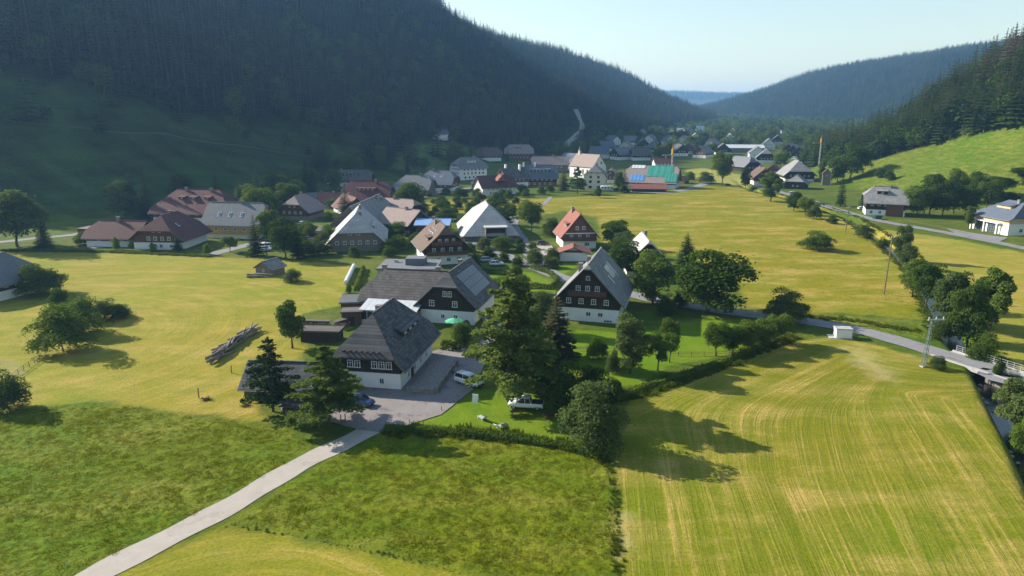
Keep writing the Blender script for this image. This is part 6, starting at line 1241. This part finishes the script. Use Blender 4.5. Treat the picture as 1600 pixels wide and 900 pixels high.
table_set('dark picnic table at the edge of the larch shade', 858, 652, 0.3); table_set('low wooden table on the grass before the pickup', 808, 650, 0.1); table_set('grey picnic table on the lawn under the grey-green tree', 968, 576, 0.2)
# --- stone terrace with steps along the big farmhouse
te = thing('terrace', 'rubble stone terrace with steps along the big farmhouse side', 'terrace', (-12.6, 107.5, 0.05), math.radians(-10)); rr = random.Random(8)
for k in range(26):
    sx = 0.55 + 0.25 * rr.random(); part('stone', M_STONE, te, ((1.9 + rr.uniform(-0.1, 0.1), -6.6 + k * 0.52, 0.42 + 0.1 * rr.random()), (0.6, 0.5, 0.9 + 0.25 * rr.random())))
for k in range(9): part('stone', M_STONE, te, ((-2.4 + k * 0.5, -6.9 + rr.uniform(-0.1, 0.1), 0.42), (0.48, 0.6, 0.85 + 0.2 * rr.random())))
part('paving', M_STONE, te, ((-0.4, 0, 0.25), (4.0, 12.6, 0.5)))
for k in range(4): part('step', M_STONE, te, ((2.5 + 0.32 * k, 3.0, 0.36 - 0.11 * k), (0.34, 1.8, 0.2)))
table_set('wooden table on the stone terrace', 632, 592, 1.2)
# --- wrapped bales
M_WRAP = plain('bale_wrap', (0.74, 0.75, 0.75), 0.35, 0.1, 2.0, spec=0.5); mb = MB(); k_ = 12
mb.tube((0, -0.62, 0.62), (0, 0.62, 0.62), 0.6, 0.6, 14); mb.tube((0, -0.72, 0.62), (0, -0.62, 0.62), 0.45, 0.6, 14, caps=True); mb.tube((0, 0.62, 0.62), (0, 0.72, 0.62), 0.6, 0.45, 14, caps=True); bale = mb.mesh('bale', M_WRAP)
a, b = Vector(G(541, 444)), Vector(G(553, 419))
for k in range(12):
    c = a.lerp(b, k / 11); o = link('bale', bale, None, (c.x, c.y, H1(c.x, c.y)), -math.atan2((b - a).x, (b - a).y) + 0.02 * (k % 3)); tag(o, 'white wrapped silage bale in the row beside the low hedge', 'bale', 'row of wrapped bales')
# --- fences: posts and rails
def fence(label, pts, h=1.1, gap=2.4, rails=2, mat=None):
    pts = [Vector(p) for p in pts]; o0 = pts[0]; root = thing('fence', label, 'fence', (o0.x, o0.y, 0)); mat = mat or M_POLE
    for a, b in zip(pts, pts[1:]):
        L_ = (b - a).length; n = max(1, int(L_ / gap)); q_ = [a.lerp(b, i / n) - o0 for i in range(n + 1)]
        zs = [H1(p.x + o0.x, p.y + o0.y) for p in q_]
        for p, z in zip(q_, zs):
            mb = MB(); mb.tube((p.x, p.y, z - 0.3), (p.x, p.y, z + h), 0.06, 0.05, 5); link('post', mb.mesh('post', mat), root)
        for rj in range(rails):
            for i in range(n):
                mb = MB(); f = h * (0.9 - 0.42 * rj); mb.tube((q_[i].x, q_[i].y, zs[i] + f), (q_[i + 1].x, q_[i + 1].y, zs[i + 1] + f), 0.04, 0.04, 4); link('rail', mb.mesh('rail', mat), root)
fence('wooden fence round the corner of the thicket', P((85, 460), (150, 470), (205, 487), (178, 506)), 1.1); fence('short plank fence at the left edge by the dusky shrub', P((20, 592), (62, 562)), 1.0, 1.6)
fence('low rail fence behind the lawn under the black chalet', P((895, 548), (960, 548), (1060, 556), (1120, 556), (1160, 552)), 0.8, 2.0); fence('thin fence line by the farm road', P((100, 388), (180, 390), (300, 398)), 0.9, 3.0, 1); fence('rail fence between larches and pickup lawn', P((860, 622), (885, 650), (900, 676)), 1.1, 1.6)
fence('roadside fence on the hillside road below the sunny pasture', P((1420, 348), (1460, 356), (1510, 366)), 1.0, 2.6); fence('field fence along the meadow edge by the parked minivan', P((640, 662), (690, 642), (735, 618)), 0.0 + 0.7, 3.0, 0)
# --- brush heap and odd pieces
rr = random.Random(4)
for lb, u, v in (('small brush heap with a stick on the mown field', 322, 625), ('dark brush heap near the sparse pine', 384, 634)):
    x_, y_ = G(u, v); mb = MB()
    for k in range(40):
        t = rr.uniform(0, 6.28); q_ = rr.uniform(0, 0.7); p = Vector((q_ * math.cos(t), q_ * math.sin(t), rr.uniform(0.02, 0.3))); e = Vector((rr.uniform(-1, 1), rr.uniform(-1, 1), rr.uniform(-0.2, 0.5))).normalized() * 0.6; mb.tube(p - e, p + e, 0.03, 0.015, 4)
    tag(link('brush_heap', mb.mesh('brush_heap', M_BARK), None, (x_, y_, H1(x_, y_))), lb, 'brush heap')
for lb, u, v, h in (('thin stake standing in the mown field', 311, 622, 1.6), ('short stake in the grass below the log heap', 362, 583, 1.3), ('wooden gatepost at the end of the track', 533, 664, 1.5), ('second gatepost beside the track', 540, 662, 1.5)):
    x_, y_ = G(u, v); mb = MB(); mb.tube((0, 0, -0.3), (0, 0, h), 0.09, 0.08, 6); mb.tube((0, 0, h), (0, 0, h + 0.08), 0.08, 0.02, 6); tag(link('stake', mb.mesh('stake', M_POLE), None, (x_, y_, H1(x_, y_))), lb, 'stake')
rk = random.Random(12); M_ROCK = plain('stream_stone', (0.30, 0.28, 0.25), 0.9, 0.4, 2.0, bmp=0.5)
for k in range(26):
    i = rk.randrange(2, 6); t = rk.random(); (x0_, y0_), (x1_, y1_) = STREAM[i], STREAM[i + 1]; s = rk.choice((-1, 1)) * rk.uniform(1.0, 2.6); px_, py_ = x0_ + (x1_ - x0_) * t + s, y0_ + (y1_ - y0_) * t; mb = MB(); r_ = rk.uniform(0.2, 0.5)
    v_ = [Vector((rk.uniform(0.7, 1.2) * math.cos(a_) * math.cos(e_), rk.uniform(0.7, 1.2) * math.sin(a_) * math.cos(e_), 0.6 * math.sin(e_) * rk.uniform(0.8, 1.2))) * r_ for e_ in (-0.6, 0.1, 0.8) for a_ in (0, 1.05, 2.1, 3.14, 4.2, 5.25)]
    mb.v = [tuple(q_) for q_ in v_] + [(0, 0, 0.62 * r_), (0, 0, -0.5 * r_)]
    for e_ in range(2):
        for a_ in range(6): mb.f.append((e_ * 6 + a_, e_ * 6 + (a_ + 1) % 6, e_ * 6 + 6 + (a_ + 1) % 6, e_ * 6 + 6 + a_)); mb.m.append(0)
    for a_ in range(6): mb.f.append((12 + a_, 12 + (a_ + 1) % 6, 18)); mb.f.append(((a_ + 1) % 6, a_, 19)); mb.m += [0, 0]
    tag(link('boulder', mb.mesh('boulder', M_ROCK), None, (px_, py_, max(-1.75, H1(px_, py_)) + 0.05), rk.uniform(0, 6)), 'grey boulder lying in the stream bed below the bridge', 'boulder', 'boulders in the stream bed')
# ------------------------------------------------------------------ grass, hedges and bank vegetation
M_GRASS = leaf('meadow_blade', (0.140, 0.175, 0.008), (0.195, 0.205, 0.014), (0.25, 0.205, 0.026), trans=0.5)
M_RANK = leaf('rank_growth', (0.070, 0.105, 0.010), (0.110, 0.140, 0.018), trans=0.45)
def tuft(seed, n, h, spread, mat, wide=0.05):
    r = random.Random(seed); mb = MB()
    for k in range(n):
        a, d = r.uniform(0, 6.28), spread * r.random() ** 0.6; x_, y_ = d * math.cos(a), d * math.sin(a); b = r.uniform(0, 6.28)
        lean = r.uniform(0.5, 1.3) * h; hh = h * r.uniform(0.55, 1.1); w = wide * r.uniform(0.7, 1.4)
        p0 = (x_ - w * math.sin(b), y_ + w * math.cos(b), -0.05); p1 = (x_ + w * math.sin(b), y_ - w * math.cos(b), -0.05); tp = (x_ + lean * math.cos(b), y_ + lean * math.sin(b), hh)
        mb.poly([p0, p1, tp])
    return bpy.data.objects.new('tuft', mb.mesh('tuft', mat))
TUFT = [tuft(s, 22, 0.15, 0.42, M_GRASS, 0.04) for s in (1, 2, 3)]
RANK = [tuft(s, 30, 0.5, 0.45, M_RANK, 0.09) for s in (4, 5)] + [tuft(6, 26, 0.4, 0.45, M_GRASS, 0.07)]
def fill(poly, dens, r, lo=0.6, hi=1.3, thin=None):
    p = np.array(poly); a, b = p.min(0), p.max(0); n = int((b[0] - a[0]) * (b[1] - a[1]) * dens)
    x_, y_ = r.uniform(a[0], b[0], n), r.uniform(a[1], b[1], n); u = 800 + x_ / np.maximum(y_ * CP + 42 * SP, 1) * F_PX
    m = inpoly(x_, y_, poly) & (u > -150) & (u < 1750) & (y_ > 48)
    m &= sdpoly(x_, y_, poly) > 0.5 + 0.9 * wav(x_, y_, 1.7, 3)
    if thin is not None: m &= thin(x_, y_, r)
    x_, y_ = x_[m], y_[m]; s = r.uniform(lo, hi, len(x_)) * (1 + 0.28 * wav(x_, y_, 2.7, 2)); return np.stack([x_, y_, Hh(x_, y_)], 1), np.stack([s, s, s * r.uniform(0.7, 1.2, len(s))], 1)
def along(pts, width, dens, r, lo, hi):
    out = []
    for (x0, y0), (x1, y1) in zip(pts, pts[1:]):
        l_ = math.hypot(x1 - x0, y1 - y0); n = int(l_ * width * dens); t = r.random(n); o = r.normal(size=n) * width * 0.35
        out.append(np.stack([x0 + (x1 - x0) * t - (y1 - y0) / l_ * o, y0 + (y1 - y0) * t + (x1 - x0) / l_ * o], 1))
    p = np.concatenate(out); s = r.uniform(lo, hi, len(p)) * (1 + 0.25 * wav(p[:, 0], p[:, 1], 2.1, 5)); return np.c_[p, Hh(p[:, 0], p[:, 1])], np.stack([s, s, s], 1)
rg = np.random.default_rng(9)
def lay(name, sets, protos, label):
    pts, sz = np.concatenate([a for a, _ in sets]), np.concatenate([b for _, b in sets])
    scatter(name, pts, sz, rg.integers(0, len(protos), len(pts)), protos, label, 'grass', 3)
lay('meadow_grass', [fill(MEADOW_L, 3.0, rg, 0.5, 1.4), fill(MEADOW_C, 3.0, rg, 0.5, 1.4)], TUFT, 'tall uncut meadow grass in front of the farm')
sparse = lambda x_, y_, r: r.random(len(x_)) < 0.35 + 0.3 * wav(x_, y_, 9, 1)
lay('field_grass', [fill(FIELD_M, 0.10, rg, 0.5, 1.1, sparse), fill(GARDEN_B, 1.5, rg, 0.6, 1.2)], TUFT, 'patchy tall grass in the yellow meadow')
lay('bank_growth', [along(P((600, 672), (700, 676), (800, 684), (880, 696), (945, 712)), 2.0, 7, rg, 0.6, 1.3), along(P((945, 712), (960, 760), (964, 830), (966, 905)), 0.9, 11, rg, 0.15, 0.5),
                    along(P((965, 625), (1000, 612), (1080, 588), (1140, 566), (1200, 540), (1238, 526)), 1.8, 10, rg, 0.9, 1.6), along(P((355, 820), (450, 835), (600, 866), (745, 901)), 0.5, 8, rg, 0.1, 0.3),
                    
                    along([(x_ - 4.2, y_) for x_, y_ in STREAM[6:13]], 1.8, 2, rg, 0.4, 1.0), along([(x_ + 4.2, y_) for x_, y_ in STREAM[1:13]], 1.8, 2, rg, 0.4, 1.0),
                    along(P((1240, 493), (1330, 500), (1440, 520)), 2.0, 3, rg, 0.6, 1.2), along(P((0, 392), (180, 394), (330, 401)), 1.5, 5, rg, 0.8, 1.6)], RANK, 'rank weeds and long grass along banks and hedges')
def hedge(label, pts, w, h, seed, mat=None):
    """a clipped hedge: leaf-faces packed through a long low body"""
    r = np.random.default_rng(seed); cs, ns = [], []; pts = [Vector(p) for p in pts]
    for a, b in zip(pts, pts[1:]):
        l_ = (b - a).length; n = int(l_ * (w + 2 * h) * 42); t = r.random(n); d = (b - a) / l_; nx_, ny_ = -d.y, d.x
        ang_ = r.uniform(-0.15, math.pi + 0.15, n); q_ = np.sqrt(r.uniform(0.5, 1.05, n)); off = np.cos(ang_) * w / 2 * q_; zz = np.clip(np.sin(ang_) ** 0.6 * h * q_ if False else np.abs(np.sin(ang_)) ** 0.7 * h * q_, 0.05, None) * (1 + 0.12 * np.sin(t * l_ * 1.3))
        cs.append(np.stack([a.x + d.x * l_ * t + nx_ * off, a.y + d.y * l_ * t + ny_ * off, zz], 1)); ns.append(np.stack([nx_ * np.cos(ang_), ny_ * np.cos(ang_), np.sin(ang_)], 1) + r.normal(size=(n, 3)) * 0.5)
    c = np.concatenate(cs); base = c[0, :2].copy(); c[:, 2] += Hh(c[:, 0], c[:, 1]); z0 = H1(*base)
    c -= np.array([base[0], base[1], z0]); v, f = quads(c, np.concatenate(ns), 0.24, r)
    return tag(link('hedge', np_mesh('hedge', v, f, mat or M_LEAF), None, (base[0], base[1], z0)), label, 'hedge')
hedge('clipped hedge curving round the lawn beside the road bend', P((775, 452), (830, 450), (862, 452), (872, 440), (858, 428), (830, 420)), 1.2, 1.4, 1)
hedge('thick dark hedge between the green parasol and the car park', P((690, 545), (712, 548), (735, 530), (728, 512)), 1.6, 1.7, 2, M_LEAFD)
hedge('low straight hedge behind the white-wrapped bale row', P((556, 455), (562, 438), (568, 420)), 1.2, 1.3, 3)
hedge('dark hedge below the wooden chalet by the road', P((745, 424), (775, 428), (810, 432)), 1.2, 1.2, 4, M_LEAFD)
hedge('low hedge along the striped field from the dome-shaped shrub to the row of trees', P((962, 628), (1010, 609), (1075, 588), (1135, 567), (1180, 548), (1225, 531)), 1.2, 1.0, 5)
hedge('tall shaggy hedge between the lawn and the near meadow', P((600, 674), (660, 676), (730, 681), (800, 688), (870, 698), (940, 716)), 1.3, 0.9, 6)
# ------------------------------------------------------------------ haze
def haze_box(density):
    m = bpy.data.materials.new('haze'); m.use_nodes = True; nt = m.node_tree; nt.nodes.clear()
    v = N(nt, 'ShaderNodeVolumePrincipled'); out = N(nt, 'ShaderNodeOutputMaterial')
    v.inputs['Color'].default_value = (0.30, 0.58, 1.0, 1); v.inputs['Density'].default_value = density; v.inputs['Anisotropy'].default_value = 0.25
    for k in ('Density Attribute', 'Color Attribute', 'Temperature Attribute'): v.inputs[k].default_value = ''
    try: m.cycles.homogeneous_volume = True
    except Exception: pass
    nt.links.new(v.outputs[0], out.inputs['Volume'])
    mb = MB(); mb.box((600, 3900, 165), (13000, 9500, 400)); o = link('haze', mb.mesh('haze', m)); tag(o, kind='stuff')
    return o
haze_box(0.00013)
